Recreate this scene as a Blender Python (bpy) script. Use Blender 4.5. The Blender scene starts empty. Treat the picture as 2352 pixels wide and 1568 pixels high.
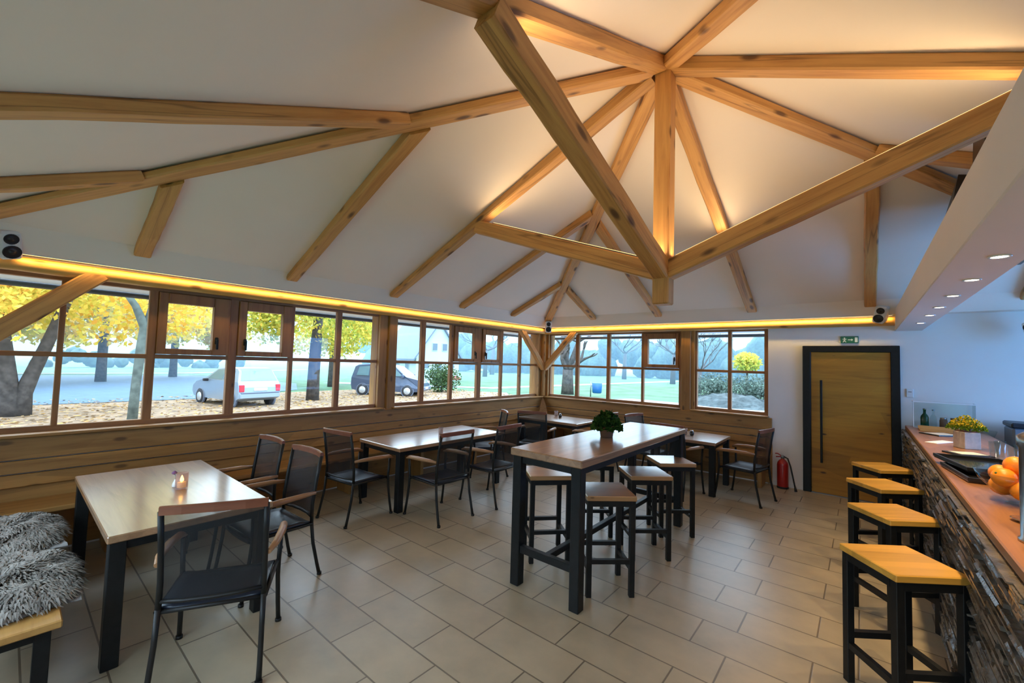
import bpy, bmesh, math, random
import numpy as np
from mathutils import Vector, Matrix, Euler
PI = math.pi
sc = bpy.context.scene
COL = sc.collection
rnd = random.Random(7)
CX, CY, CZ = 5.75239, -8.06637, 1.85642

# ------------------------------------------------------------------ materials
MATS = {}
def newmat(name):
    m = bpy.data.materials.new(name); m.use_nodes = True
    nt = m.node_tree; nt.nodes.clear()
    out = nt.nodes.new('ShaderNodeOutputMaterial')
    MATS[name] = m
    return m, nt, out
def N(nt, typ, **kw):
    n = nt.nodes.new(typ)
    for k, v in kw.items():
        if k.startswith('i_'):
            n.inputs[k[2:].replace('_', ' ')].default_value = v
        else:
            setattr(n, k, v)
    return n
def L(nt, a, b): nt.links.new(a, b)
def ramp(nt, stops, interp='LINEAR'):
    r = nt.nodes.new('ShaderNodeValToRGB'); r.color_ramp.interpolation = interp
    e = r.color_ramp.elements
    while len(e) < len(stops): e.new(0.5)
    for i, (p, c) in enumerate(stops):
        e[i].position = p; e[i].color = (c[0], c[1], c[2], 1)
    return r
def coords(nt, scale, kind='Object', rot=(0, 0, 0)):
    tc = nt.nodes.new('ShaderNodeTexCoord'); mp = nt.nodes.new('ShaderNodeMapping')
    mp.inputs['Scale'].default_value = scale; mp.inputs['Rotation'].default_value = rot
    oi = nt.nodes.new('ShaderNodeObjectInfo')
    ad = N(nt, 'ShaderNodeVectorMath', operation='ADD')
    ml = N(nt, 'ShaderNodeVectorMath', operation='SCALE'); ml.inputs[0].default_value = (17, 9, 5)
    L(nt, oi.outputs['Random'], ml.inputs['Scale'])
    L(nt, tc.outputs[kind], ad.inputs[0]); L(nt, ml.outputs[0], ad.inputs[1])
    L(nt, ad.outputs[0], mp.inputs['Vector'])
    return mp.outputs[0]
def plain(name, col, rough=.5, metal=0., noise=0., nscale=20, bump=0., coat=0., trans=0., emis=None, es=0, spec=.5, alpha=1.):
    m, nt, out = newmat(name)
    b = N(nt, 'ShaderNodeBsdfPrincipled')
    b.inputs['Base Color'].default_value = (*col, 1); b.inputs['Roughness'].default_value = rough
    b.inputs['Metallic'].default_value = metal; b.inputs['Coat Weight'].default_value = coat
    b.inputs['Transmission Weight'].default_value = trans; b.inputs['Specular IOR Level'].default_value = spec
    b.inputs['Alpha'].default_value = alpha
    if emis:
        b.inputs['Emission Color'].default_value = (*emis, 1); b.inputs['Emission Strength'].default_value = es
    if noise or bump:
        v = coords(nt, (nscale,) * 3)
        nz = N(nt, 'ShaderNodeTexNoise', i_Scale=1., i_Detail=5.); L(nt, v, nz.inputs['Vector'])
        if noise:
            lo = [c * (1 - noise) for c in col]; hi = [min(1, c * (1 + noise)) for c in col]
            r = ramp(nt, [(.3, lo), (.7, hi)]); L(nt, nz.outputs['Fac'], r.inputs[0]); L(nt, r.outputs[0], b.inputs['Base Color'])
        if bump:
            bp = N(nt, 'ShaderNodeBump', i_Strength=bump, i_Distance=.01); L(nt, nz.outputs['Fac'], bp.inputs['Height'])
            L(nt, bp.outputs[0], b.inputs['Normal'])
    L(nt, b.outputs[0], out.inputs[0])
    return m
def wood(name, col, dark, axis=0, rough=.5, knots=1., coat=0., board=0., knotcol=None, grain=1., cior=1.5, cracks=0.):
    m, nt, out = newmat(name)
    b = N(nt, 'ShaderNodeBsdfPrincipled', i_Roughness=rough); b.inputs['Coat Weight'].default_value = coat
    b.inputs['Coat Roughness'].default_value = .2; b.inputs['Coat IOR'].default_value = cior
    s = [14., 14., 14.]; s[axis] = .9
    v = coords(nt, s)
    nz = N(nt, 'ShaderNodeTexNoise', i_Scale=1.3, i_Detail=6., i_Roughness=.62, i_Distortion=.5); L(nt, v, nz.inputs['Vector'])
    mid = [(a + c) / 2 for a, c in zip(col, dark)]
    lo = [m_ + (d - m_) * grain for m_, d in zip(mid, dark)]; hi = [m_ + (c - m_) * grain for m_, c in zip(mid, col)]
    r = ramp(nt, [(.28, lo), (.5, [(a * .65 + c * .35) for a, c in zip(hi, lo)]), (.72, hi)])
    L(nt, nz.outputs['Fac'], r.inputs[0])
    c = r.outputs[0]
    if board:
        sb = [.001, .001, .001]
        o = [1 / board] * 3; o[axis] = .55
        v3 = coords(nt, o)
        wn = N(nt, 'ShaderNodeTexVoronoi', feature='F1', i_Scale=1.); L(nt, v3, wn.inputs['Vector'])
        sp = N(nt, 'ShaderNodeSeparateColor'); L(nt, wn.outputs['Color'], sp.inputs[0])
        mr = N(nt, 'ShaderNodeMapRange'); mr.inputs['To Min'].default_value = .78; mr.inputs['To Max'].default_value = 1.12
        L(nt, sp.outputs[0], mr.inputs['Value'])
        mx = N(nt, 'ShaderNodeMix', data_type='RGBA', blend_type='MULTIPLY'); mx.inputs[0].default_value = 1
        L(nt, c, mx.inputs[6]); L(nt, mr.outputs[0], mx.inputs[7]); c = mx.outputs[2]
    if cracks:
        s3 = [7., 7., 7.]; s3[axis] = .22
        v4 = coords(nt, s3); n4 = N(nt, 'ShaderNodeTexNoise', i_Scale=1., i_Detail=2., i_Roughness=.4); L(nt, v4, n4.inputs['Vector'])
        cr = ramp(nt, [(.478, (0, 0, 0)), (.486, (1, 1, 1)), (.494, (0, 0, 0))]); L(nt, n4.outputs['Fac'], cr.inputs[0])
        ml = N(nt, 'ShaderNodeMath', operation='MULTIPLY'); ml.inputs[1].default_value = cracks; L(nt, cr.outputs[0], ml.inputs[0])
        mx = N(nt, 'ShaderNodeMix', data_type='RGBA'); L(nt, ml.outputs[0], mx.inputs[0]); L(nt, c, mx.inputs[6]); mx.inputs[7].default_value = (.10, .04, .012, 1); c = mx.outputs[2]
    if knots:
        s2 = [7., 7., 7.]; s2[axis] = 2.6
        v2 = coords(nt, s2)
        vo = N(nt, 'ShaderNodeTexVoronoi', i_Scale=1., i_Randomness=1.); L(nt, v2, vo.inputs['Vector'])
        kr = ramp(nt, [(.0, (1, 1, 1)), (.10 * knots, (.9, .9, .9)), (.19 * knots, (0, 0, 0))])
        L(nt, vo.outputs['Distance'], kr.inputs[0])
        kc = knotcol or [d * .45 for d in dark]
        mx = N(nt, 'ShaderNodeMix', data_type='RGBA'); L(nt, kr.outputs[0], mx.inputs[0]); L(nt, c, mx.inputs[6])
        mx.inputs[7].default_value = (*kc, 1); c = mx.outputs[2]
    L(nt, c, b.inputs['Base Color'])
    bp = N(nt, 'ShaderNodeBump', i_Strength=.12, i_Distance=.004); L(nt, nz.outputs['Fac'], bp.inputs['Height']); L(nt, bp.outputs[0], b.inputs['Normal'])
    L(nt, b.outputs[0], out.inputs[0])
    return m

PINE, PINED = (.66, .345, .108), (.37, .155, .04)
wood('beam_pine', PINE, PINED, 0, .55, 1.25, knotcol=(.11, .045, .015), cracks=.6)
wood('log_pine', (.70, .40, .10), (.52, .26, .06), 0, .5, 1., knotcol=(.22, .09, .02))
for ax, nm in ((0, 'x'), (1, 'y'), (2, 'z')):
    wood('frame_wood_' + nm, (.34, .155, .052), (.19, .078, .026), ax, .5, .5)
    wood('board_wood_' + nm, (.43, .215, .058), (.26, .115, .026), ax, .5, .9, board=.3)
wood('seat_wood', (.56, .30, .085), (.40, .19, .05), 0, .45, .6)
wood('tabletop_wood', (.44, .235, .11), (.28, .135, .06), 0, .4, .3, board=.12, coat=1., cior=2.3)
wood('tabletop_wood_long', (.44, .235, .11), (.28, .135, .06), 1, .4, .3, board=.12, coat=1., cior=2.3)
wood('stool_wood', (.47, .23, .09), (.33, .15, .05), 0, .4, .3, board=.1, coat=1., cior=1.7)
wood('stool_wood_gold', (.76, .41, .07), (.60, .30, .045), 0, .36, .25, board=.1)
wood('arm_wood', (.42, .21, .09), (.27, .12, .05), 1, .4, 0)
wood('rail_wood', (.26, .085, .04), (.16, .045, .022), 0, .4, 0)
wood('door_wood', (.50, .24, .022), (.31, .13, .010), 0, .5, .65, board=.45, knotcol=(.08, .035, .01))
wood('counter_wood', (.35, .148, .055), (.22, .088, .032), 1, .34, .2, board=.2)
plain('black_metal', (.010, .010, .010), .45, 0, .2, 30, spec=.28)
plain('dark_metal', (.018, .016, .014), .45, .2, spec=.35)
plain('grey_metal', (.20, .20, .21), .4, .9)
plain('black_plastic', (.012, .012, .014), .4)
plain('black_gloss', (.014, .014, .016), .16, coat=.4)
plain('white_plastic', (.72, .72, .72), .4)
plain('white_paint', (.78, .745, .71), .8, noise=.02, nscale=3, bump=.05)
plain('ceiling_paint', (.84, .735, .64), .85, noise=.015, nscale=2)
plain('soffit_paint', (.74, .68, .63), .8, noise=.015, nscale=2)
plain('steel', (.45, .45, .46), .25, 1.)
plain('chrome', (.8, .8, .82), .12, 1.)
plain('red_paint', (.42, .012, .01), .3, coat=.4)
plain('rubber', (.02, .02, .02), .7)
plain('fleece', (.30, .28, .265), .95, noise=.25, nscale=9)
plain('fleece_tip', (.42, .40, .38), .95, noise=.45, nscale=7)
plain('hide', (.55, .50, .42), .8)
plain('orange_peel', (.90, .27, .012), .42, noise=.1, nscale=40, bump=.15)
plain('green_leaf', (.055, .12, .025), .55, noise=.4, nscale=9)
plain('dark_leaf', (.022, .055, .014), .5, noise=.4, nscale=9)
plain('yellow_petal', (.80, .52, .03), .6, noise=.2, nscale=20)
plain('planter', (.46, .38, .33), .7, noise=.1)
plain('soil', (.12, .04, .025), .9, noise=.4)
plain('terracotta', (.16, .075, .04), .7)
plain('paper', (.86, .84, .80), .7)
plain('cream', (.70, .63, .50), .6)
plain('green_sign', (.012, .13, .075), .45)
plain('sign_white', (.62, .75, .70), .5)
plain('wax', (.85, .62, .32), .4, emis=(1, .55, .12), es=.35)
plain('flame', (1, .7, .2), .5, emis=(1., .62, .14), es=7)
plain('white_ceramic', (.85, .84, .82), .25)
plain('navy', (.012, .016, .028), .38)
plain('bluegrey', (.13, .16, .21), .35)
plain('purple', (.22, .08, .20), .6)
plain('teal', (.05, .16, .18), .6)
plain('slate', (.105, .084, .062), .27, noise=.55, nscale=12, bump=.9, spec=.9)
plain('duct', (.05, .042, .036), .35, .4)
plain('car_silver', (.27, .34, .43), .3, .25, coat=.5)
plain('car_blue', (.07, .10, .17), .3, .25, coat=.5)
plain('car_glass', (.12, .20, .23), .06, coat=.5)
plain('car_trim', (.12, .14, .19), .5)
plain('lamp_red', (.55, .03, .05), .25)
plain('headlamp', (.7, .74, .8), .15)
plain('tyre', (.03, .03, .035), .8)
plain('alloy', (.6, .63, .68), .3, .5)
plain('bark', (.06, .05, .045), .95, noise=.5, nscale=6, bump=.8)
plain('bark_green', (.085, .10, .085), .95, noise=.4, nscale=6, bump=.8)
plain('twig', (.07, .07, .075), .95)
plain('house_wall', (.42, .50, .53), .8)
plain('house_roof', (.11, .14, .19), .7, noise=.2)
plain('window_dark', (.12, .15, .19), .2)
plain('bin_blue', (.005, .09, .26), .4)
plain('hedge_green', (.035, .065, .045), .9, noise=.6, nscale=2.5, bump=1.)
plain('grass_field', (.05, .12, .05), .9, noise=.45, nscale=.6)
plain('litter_ground', (.25, .165, .10), .95, noise=.45, nscale=3)
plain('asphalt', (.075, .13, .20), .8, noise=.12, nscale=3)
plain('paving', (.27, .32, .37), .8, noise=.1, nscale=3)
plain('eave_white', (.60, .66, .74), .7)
plain('gutter', (.035, .035, .04), .5)
plain('roof_dark', (.10, .08, .07), .8)
plain('fieldstone', (.055, .07, .07), .9, noise=.4, nscale=4, bump=.8)
plain('red_cloth', (.6, .08, .1), .7)
plain('barrel_dark', (.03, .028, .03), .6)
def leafmat(name, cols, trans=.35):
    m, nt, out = newmat(name)
    at = N(nt, 'ShaderNodeAttribute', attribute_name='tone')
    r = ramp(nt, [(i / (len(cols) - 1), c) for i, c in enumerate(cols)]); L(nt, at.outputs['Fac'], r.inputs[0])
    d = N(nt, 'ShaderNodeBsdfDiffuse'); t = N(nt, 'ShaderNodeBsdfTranslucent'); mx = N(nt, 'ShaderNodeMixShader'); mx.inputs[0].default_value = trans
    L(nt, r.outputs[0], d.inputs[0]); L(nt, r.outputs[0], t.inputs[0]); L(nt, d.outputs[0], mx.inputs[1]); L(nt, t.outputs[0], mx.inputs[2])
    L(nt, mx.outputs[0], out.inputs[0]); return m
leafmat('leaf_yellow', [(.30, .32, .05), (.64, .54, .09), (.78, .58, .10), (.66, .34, .06)])
leafmat('leaf_lime', [(.18, .26, .05), (.42, .46, .08), (.66, .56, .10), (.66, .44, .07)])
leafmat('leaf_litter', [(.13, .07, .03), (.36, .21, .09), (.50, .36, .19), (.52, .27, .06)], .1)
leafmat('leaf_bush', [(.025, .05, .02), (.05, .085, .03), (.10, .13, .06)], .2)
leafmat('leaf_grey', [(.05, .08, .06), (.09, .12, .10), (.14, .17, .14)], .2)
leafmat('leaf_plant', [(.012, .035, .008), (.03, .07, .015), (.06, .12, .02)], .2)
leafmat('leaf_flower', [(.05, .11, .012), (.12, .2, .02), (.62, .40, .02), (.85, .58, .04)], .2)
leafmat('fur_tip', [(.12, .105, .09), (.26, .232, .20), (.41, .37, .325), (.50, .46, .41)], .15)
def glassmat():
    m, nt, out = newmat('glass_pane')
    t = N(nt, 'ShaderNodeBsdfTransparent'); t.inputs[0].default_value = (.96, .985, .98, 1)
    g = N(nt, 'ShaderNodeBsdfGlossy', i_Roughness=.02)
    fr = N(nt, 'ShaderNodeFresnel', i_IOR=1.45); mx = N(nt, 'ShaderNodeMixShader')
    ge = N(nt, 'ShaderNodeNewGeometry'); ff = N(nt, 'ShaderNodeMath', operation='SUBTRACT', use_clamp=True); L(nt, fr.outputs[0], ff.inputs[0]); L(nt, ge.outputs['Backfacing'], ff.inputs[1]); L(nt, ff.outputs[0], mx.inputs[0]); L(nt, t.outputs[0], mx.inputs[1]); L(nt, g.outputs[0], mx.inputs[2]); L(nt, mx.outputs[0], out.inputs[0])
    m2, nt, out = newmat('clear_glass')
    t = N(nt, 'ShaderNodeBsdfTransparent'); t.inputs[0].default_value = (.86, .90, .89, 1)
    g = N(nt, 'ShaderNodeBsdfGlossy', i_Roughness=.04)
    fr = N(nt, 'ShaderNodeFresnel', i_IOR=1.5); mx = N(nt, 'ShaderNodeMixShader')
    ge = N(nt, 'ShaderNodeNewGeometry'); ff = N(nt, 'ShaderNodeMath', operation='SUBTRACT', use_clamp=True); L(nt, fr.outputs[0], ff.inputs[0]); L(nt, ge.outputs['Backfacing'], ff.inputs[1]); L(nt, ff.outputs[0], mx.inputs[0]); L(nt, t.outputs[0], mx.inputs[1]); L(nt, g.outputs[0], mx.inputs[2]); L(nt, mx.outputs[0], out.inputs[0])
    m4, nt, out = newmat('candle_glass')
    t = N(nt, 'ShaderNodeBsdfTransparent'); t.inputs[0].default_value = (.86, .78, .76, 1); b = N(nt, 'ShaderNodeBsdfPrincipled', i_Roughness=.25); b.inputs['Base Color'].default_value = (.72, .62, .60, 1)
    mx = N(nt, 'ShaderNodeMixShader'); mx.inputs[0].default_value = .22
    L(nt, t.outputs[0], mx.inputs[1]); L(nt, b.outputs[0], mx.inputs[2]); L(nt, mx.outputs[0], out.inputs[0])
    m3, nt, out = newmat('green_glass')
    t = N(nt, 'ShaderNodeBsdfTransparent'); t.inputs[0].default_value = (.02, .22, .12, 1)
    b = N(nt, 'ShaderNodeBsdfPrincipled', i_Roughness=.1); b.inputs['Base Color'].default_value = (.005, .11, .06, 1)
    mx = N(nt, 'ShaderNodeMixShader'); mx.inputs[0].default_value = .6
    L(nt, t.outputs[0], mx.inputs[1]); L(nt, b.outputs[0], mx.inputs[2]); L(nt, mx.outputs[0], out.inputs[0])
glassmat()
def meshmat():
    m, nt, out = newmat('mesh_fabric')
    b = N(nt, 'ShaderNodeBsdfPrincipled', i_Roughness=.40); b.inputs['Base Color'].default_value = (.012, .013, .016, 1); b.inputs['Specular IOR Level'].default_value = .5
    t = N(nt, 'ShaderNodeBsdfTransparent')
    v = coords(nt, (1, 1, 1))
    w1 = N(nt, 'ShaderNodeTexWave', wave_type='BANDS', bands_direction='Z', i_Scale=60.); L(nt, v, w1.inputs['Vector'])
    bp = N(nt, 'ShaderNodeBump', i_Strength=.25, i_Distance=.002); L(nt, w1.outputs['Fac'], bp.inputs['Height']); L(nt, bp.outputs[0], b.inputs['Normal'])
    mx = N(nt, 'ShaderNodeMixShader'); mx.inputs[0].default_value = .70
    L(nt, t.outputs[0], mx.inputs[1]); L(nt, b.outputs[0], mx.inputs[2]); L(nt, mx.outputs[0], out.inputs[0])
meshmat()
def floormat():
    m, nt, out = newmat('floor_tiles')
    b = N(nt, 'ShaderNodeBsdfPrincipled')
    tc = N(nt, 'ShaderNodeTexCoord'); mp = N(nt, 'ShaderNodeMapping'); mp.inputs['Location'].default_value = (.22, .44, 0)
    L(nt, tc.outputs['Object'], mp.inputs['Vector'])
    br = N(nt, 'ShaderNodeTexBrick', offset=.34, offset_frequency=2, squash=1.)
    br.inputs['Scale'].default_value = 1.; br.inputs['Brick Width'].default_value = .66; br.inputs['Row Height'].default_value = .325
    br.inputs['Mortar Size'].default_value = .006; br.inputs['Mortar Smooth'].default_value = .3; br.inputs['Bias'].default_value = 0
    br.inputs['Color1'].default_value = (.41, .335, .225, 1); br.inputs['Color2'].default_value = (.47, .385, .26, 1); br.inputs['Mortar'].default_value = (.17, .13, .085, 1)
    L(nt, mp.outputs[0], br.inputs['Vector'])
    nz = N(nt, 'ShaderNodeTexNoise', i_Scale=3.5, i_Detail=7., i_Roughness=.6); L(nt, tc.outputs['Object'], nz.inputs['Vector'])
    r = ramp(nt, [(.3, (.82, .82, .82)), (.7, (1.08, 1.06, 1.03))]); L(nt, nz.outputs['Fac'], r.inputs[0])
    mx = N(nt, 'ShaderNodeMix', data_type='RGBA', blend_type='MULTIPLY'); mx.inputs[0].default_value = 1
    L(nt, br.outputs['Color'], mx.inputs[6]); L(nt, r.outputs[0], mx.inputs[7]); L(nt, mx.outputs[2], b.inputs['Base Color'])
    rr = N(nt, 'ShaderNodeMapRange'); rr.inputs['To Min'].default_value = .30; rr.inputs['To Max'].default_value = .44
    L(nt, nz.outputs['Fac'], rr.inputs['Value']); L(nt, rr.outputs[0], b.inputs['Roughness']); b.inputs['Specular IOR Level'].default_value = .9
    bp = N(nt, 'ShaderNodeBump', i_Strength=.4, i_Distance=.003, invert=True); L(nt, br.outputs['Fac'], bp.inputs['Height']); L(nt, bp.outputs[0], b.inputs['Normal'])
    L(nt, b.outputs[0], out.inputs[0])
floormat()
def emit(name, col, s):
    m, nt, out = newmat(name); e = N(nt, 'ShaderNodeEmission', i_Strength=s); e.inputs[0].default_value = (*col, 1); L(nt, e.outputs[0], out.inputs[0])
emit('led_warm', (1., .66, .25), 1.2)
emit('downlight', (1., .86, .62), 12.)

# ------------------------------------------------------------------ mesh builder
class MB:
    def __init__(s): s.v = []; s.f = []; s.sm = []
    def add(s, vs, fs, smooth=False):
        b = len(s.v); s.v += [tuple(p) for p in vs]; s.f += [tuple(b + i for i in f) for f in fs]; s.sm += [smooth] * len(fs); return s
    def box(s, x0, x1, y0, y1, z0, z1, M=None):
        vs = [Vector((x, y, z)) for x in (x0, x1) for y in (y0, y1) for z in (z0, z1)]
        if M: vs = [M @ p for p in vs]
        return s.add(vs, [(0, 1, 3, 2), (4, 6, 7, 5), (0, 4, 5, 1), (2, 3, 7, 6), (0, 2, 6, 4), (1, 5, 7, 3)])
    def cbox(s, x0, x1, y0, y1, z0, z1, c=.006, M=None):
        # box with chamfered edges: three nested outlines per face pair
        xs = (x0, x1); ys = (y0, y1); zs = (z0, z1); vs = []; idx = {}
        for i in (0, 1):
            for j in (0, 1):
                for k in (0, 1):
                    sx, sy, sz = (c if i == 0 else -c), (c if j == 0 else -c), (c if k == 0 else -c)
                    for a in range(3):
                        p = [xs[i] + sx, ys[j] + sy, zs[k] + sz]; p[a] = (xs, ys, zs)[a][(i, j, k)[a]]
                        idx[i, j, k, a] = len(vs); vs.append(Vector(p))
        fs = []
        for a in range(3):
            b_, c_ = [(1, 2), (0, 2), (0, 1)][a]
            for side in (0, 1):
                q = []
                for u, w in ((0, 0), (0, 1), (1, 1), (1, 0)):
                    t = [0, 0, 0]; t[a] = side; t[b_] = u; t[c_] = w; q.append(idx[t[0], t[1], t[2], a])
                fs.append(tuple(q))
        for a in range(3):
            b_, c_ = [(1, 2), (0, 2), (0, 1)][a]
            for u in (0, 1):
                for w in (0, 1):
                    t0 = [0, 0, 0]; t1 = [0, 0, 0]; t0[a] = 0; t1[a] = 1
                    for t in (t0, t1): t[b_] = u; t[c_] = w
                    fs.append((idx[(*t0, b_)], idx[(*t0, c_)], idx[(*t1, c_)], idx[(*t1, b_)]))
        for i in (0, 1):
            for j in (0, 1):
                for k in (0, 1): fs.append((idx[i, j, k, 0], idx[i, j, k, 1], idx[i, j, k, 2]))
        if M: vs = [M @ p for p in vs]
        return s.add(vs, fs)
    def tube(s, pts, r, n=10, cap=True, smooth=True, square=False):
        pts = [Vector(p) for p in pts]; rs = r if isinstance(r, (list, tuple)) else [r] * len(pts)
        vs = []; fs = []; m = len(pts); up = None
        for i, p in enumerate(pts):
            d = (pts[min(i + 1, m - 1)] - pts[max(i - 1, 0)]).normalized()
            if up is None:
                up = Vector((0, 0, 1)) if abs(d.z) < .9 else Vector((0, 1, 0))
            a = d.cross(up).normalized(); up = a.cross(d).normalized()
            for k in range(n):
                t = 2 * PI * k / n + (PI / 4 if square else 0)
                vs.append(p + (a * math.cos(t) + up * math.sin(t)) * rs[i])
        for i in range(m - 1):
            for k in range(n): fs.append((i * n + k, i * n + (k + 1) % n, (i + 1) * n + (k + 1) % n, (i + 1) * n + k))
        s.add(vs, fs, smooth and not square)
        if cap: 
            b = len(s.v) - len(vs)
            s.f += [tuple(b + k for k in range(n))[::-1], tuple(b + (m - 1) * n + k for k in range(n))]; s.sm += [False, False]
        return s
    def lathe(s, prof, n=20, c=(0, 0, 0), smooth=True, M=None):
        vs = []; fs = []; m = len(prof)
        for r, z in prof:
            for k in range(n):
                t = 2 * PI * k / n; p = Vector((c[0] + r * math.cos(t), c[1] + r * math.sin(t), c[2] + z)); vs.append(M @ p if M else p)
        for i in range(m - 1):
            for k in range(n): fs.append((i * n + k, i * n + (k + 1) % n, (i + 1) * n + (k + 1) % n, (i + 1) * n + k))
        s.add(vs, fs, smooth)
        b = len(s.v) - len(vs)
        s.f += [tuple(b + k for k in range(n))[::-1], tuple(b + (m - 1) * n + k for k in range(n))]; s.sm += [False, False]
        return s
    def mesh(s, name, mat):
        me = bpy.data.meshes.new(name); me.from_pydata(s.v, [], s.f); 
        bm = bmesh.new(); bm.from_mesh(me); bmesh.ops.recalc_face_normals(bm, faces=bm.faces); bm.to_mesh(me); bm.free()
        me.polygons.foreach_set('use_smooth', s.sm); me.update()
        me.materials.append(MATS[mat]); return me
    def build(s, name, mat, parent=None, loc=None, M=None):
        o = bpy.data.objects.new(name, s.mesh(name, mat)); COL.objects.link(o)
        if parent: o.parent = parent
        if loc: o.location = loc
        if M: o.matrix_world = M
        return o
def tag(o, label=None, cat=None, group=None, kind=None):
    if label: o['label'] = label
    if cat: o['category'] = cat
    if group: o['group'] = group
    if kind: o['kind'] = kind
    return o
def empty(name, loc=(0, 0, 0), rz=0., label=None, cat=None, group=None, kind=None):
    o = bpy.data.objects.new(name, None); COL.objects.link(o); o.location = loc; o.rotation_euler = (0, 0, rz); o.empty_display_size = .1
    return tag(o, label, cat, group, kind)
def dup(root, loc, rz=None, label=None, group=None):
    r = root.copy(); COL.objects.link(r); r.location = loc
    if rz is not None: r.rotation_euler = (0, 0, rz)
    if label: r['label'] = label
    if group: r['group'] = group
    for ch in root.children:
        c = ch.copy(); COL.objects.link(c); c.parent = r
        for g in ch.children:
            d = g.copy(); COL.objects.link(d); d.parent = c
    return r
def struct(name, mb, mat, parent=None):
    o = mb.build(name, mat, parent)
    if not parent: o['kind'] = 'structure'
    return o
def beam_matrix(p0, p1, roll_up=(0, 0, 1)):
    p0, p1 = Vector(p0), Vector(p1); x = (p1 - p0).normalized(); up = Vector(roll_up)
    y = up.cross(x).normalized(); z = x.cross(y)
    M = Matrix.Identity(4)
    for i, a in enumerate((x, y, z)):
        for j in range(3): M[j][i] = a[j]
    M.translation = p0
    return M, (p1 - p0).length
def beam(name, p0, p1, w, d, mat='beam_pine', label=None, cat='beam', group=None, seg=10, rough=.004, d1=None, skew=0.):
    M, ln = beam_matrix(p0, p1)
    r = random.Random(hash((round(p0[0], 2), round(p0[1], 2))) & 0xffff)
    c = .012; h = w / 2
    d1 = d if d1 is None else d1
    vs = []; fs = []; n = 8
    for i in range(seg + 1):
        j = (r.uniform(-1, 1) * rough, r.uniform(-1, 1) * rough) if 0 < i < seg else (0, 0)
        dd = d + (d1 - d) * i / seg
        prof = [(-h + c, 0), (h - c, 0), (h, c), (h, dd - c), (h - c, dd), (-h + c, dd), (-h, dd - c), (-h, c)]
        for (a, b) in prof: vs.append((ln * i / seg + (a * skew if i == seg else 0), a + j[0], b + (j[1] if b < dd / 2 else 0)))
    for i in range(seg):
        for k in range(n): fs.append((i * n + k, i * n + (k + 1) % n, (i + 1) * n + (k + 1) % n, (i + 1) * n + k))
    fs += [tuple(range(n))[::-1], tuple(seg * n + k for k in range(n))]
    mb = MB(); mb.add(vs, fs)
    o = mb.build(name, mat, None, M=M)
    return tag(o, label, cat, group)

# ------------------------------------------------------------------ room shell
A = 4.383; XR = .379; ZR = 2.789; ZK = 4.521; SL = (ZK - ZR) / (A - XR)
R2 = 2 * A
def hb(t): return ZR + SL * (t - XR)             # underside of the rafters at distance t from the eave wall
ZJ, ZA = 2.872, 4.655                            # ceiling at the eave edge and at the apex
def hc(t): return ZJ + (ZA - ZJ) * (t - XR) / (A - XR)
struct('floor', MB().box(0, R2, -R2, 0, -.1, 0), 'floor_tiles')
def P(x, y, z): return (x, -y, z)
e = XR; g = R2 - XR
mb = MB()
BE, BZ = .215, 2.676                              # lower lip of the drywall band that hides the LED strip
def ring(d, z): return [P(d, d, z), P(R2 - d, d, z), P(R2 - d, R2 - d, z), P(d, R2 - d, z)]
r0, r1, r2 = ring(e, ZJ), ring(BE, BZ), ring(0, BZ)
T = .06
vs = r0 + r1 + r2 + [P(A, A, ZA)] + [(x, y, z + T) for x, y, z in ring(0, 2.86) + [P(A, A, ZA)]]
fs = []
for k in range(4):
    n_ = (k + 1) % 4
    fs += [(k, n_, 12), (4 + k, 4 + n_, n_, k), (8 + k, 8 + n_, 4 + n_, 4 + k), (13 + k, 13 + n_, 17), (8 + k, 8 + n_, 13 + n_, 13 + k)]
mb.add(vs, fs)
struct('ceiling', mb, 'ceiling_paint')
# outer roof with its eaves
mb = MB(); E_ = .85
ov = [P(-E_, -E_, 2.54), P(R2 + E_, -E_, 2.54), P(R2 + E_, R2 + E_, 2.54), P(-E_, R2 + E_, 2.54), P(A, A, 4.95)]
iv = [P(-.02, -.02, 2.66), P(R2 + .02, -.02, 2.66), P(R2 + .02, R2 + .02, 2.66), P(-.02, R2 + .02, 2.66)]
vs = ov + iv + [(x, y, z + .09) for x, y, z in ov[:4]] + [(A, -A, 5.1)]
fs = [(i, (i + 1) % 4, 5 + (i + 1) % 4, 5 + i) for i in range(4)] + [(i, (i + 1) % 4, 9 + (i + 1) % 4, 9 + i) for i in range(4)] + [(9 + i, 9 + (i + 1) % 4, 13) for i in range(4)]
mb.add(vs, fs)
struct('roof', mb, 'eave_white')
for nm, a_, b_ in (('gutter', (-E_ - .03, -R2 - E_, 2.515), (-E_ - .03, E_, 2.515)), ('gutter', (-E_, E_ + .03, 2.49), (R2 + E_, E_ + .03, 2.49))):
    o = MB().tube([a_, b_], .034, 10).build(nm, 'gutter')
    tag(o, 'dark gutter along the eave outside the long window wall' if a_[1] < 0 else 'dark gutter along the eave outside the window by the door', 'gutter')
WB, WT = 1.075, 2.56
def zl(z): return CZ + (z - CZ) * (CX + .06) / CX
mb = MB().box(-.25, 0, -R2 - .25, .25, -.25, WB).box(-.25, 0, -R2 - .25, .25, WT, 2.74)
mb.box(-.25, 0, -R2 - .25, -8.44, WB, WT)
struct('wall_left', mb, 'white_paint')
mb = MB().box(0, 4.58, 0, .25, -.25, WB).box(0, R2 + .25, 0, .25, WT, 2.74).box(4.56, R2 + .25, 0, .25, -.25, WT)
struct('wall_back', mb, 'white_paint')
struct('trim_2', MB().box(-.25, .0, -.185, .25, WB, WT).box(-.25, -.012, -4.365, -4.09, WB, WT).box(.0, .145, -.0, .25, WB, WT).box(3.155, 3.39, .012, .25, WB, WT), 'board_wood_z')
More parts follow.
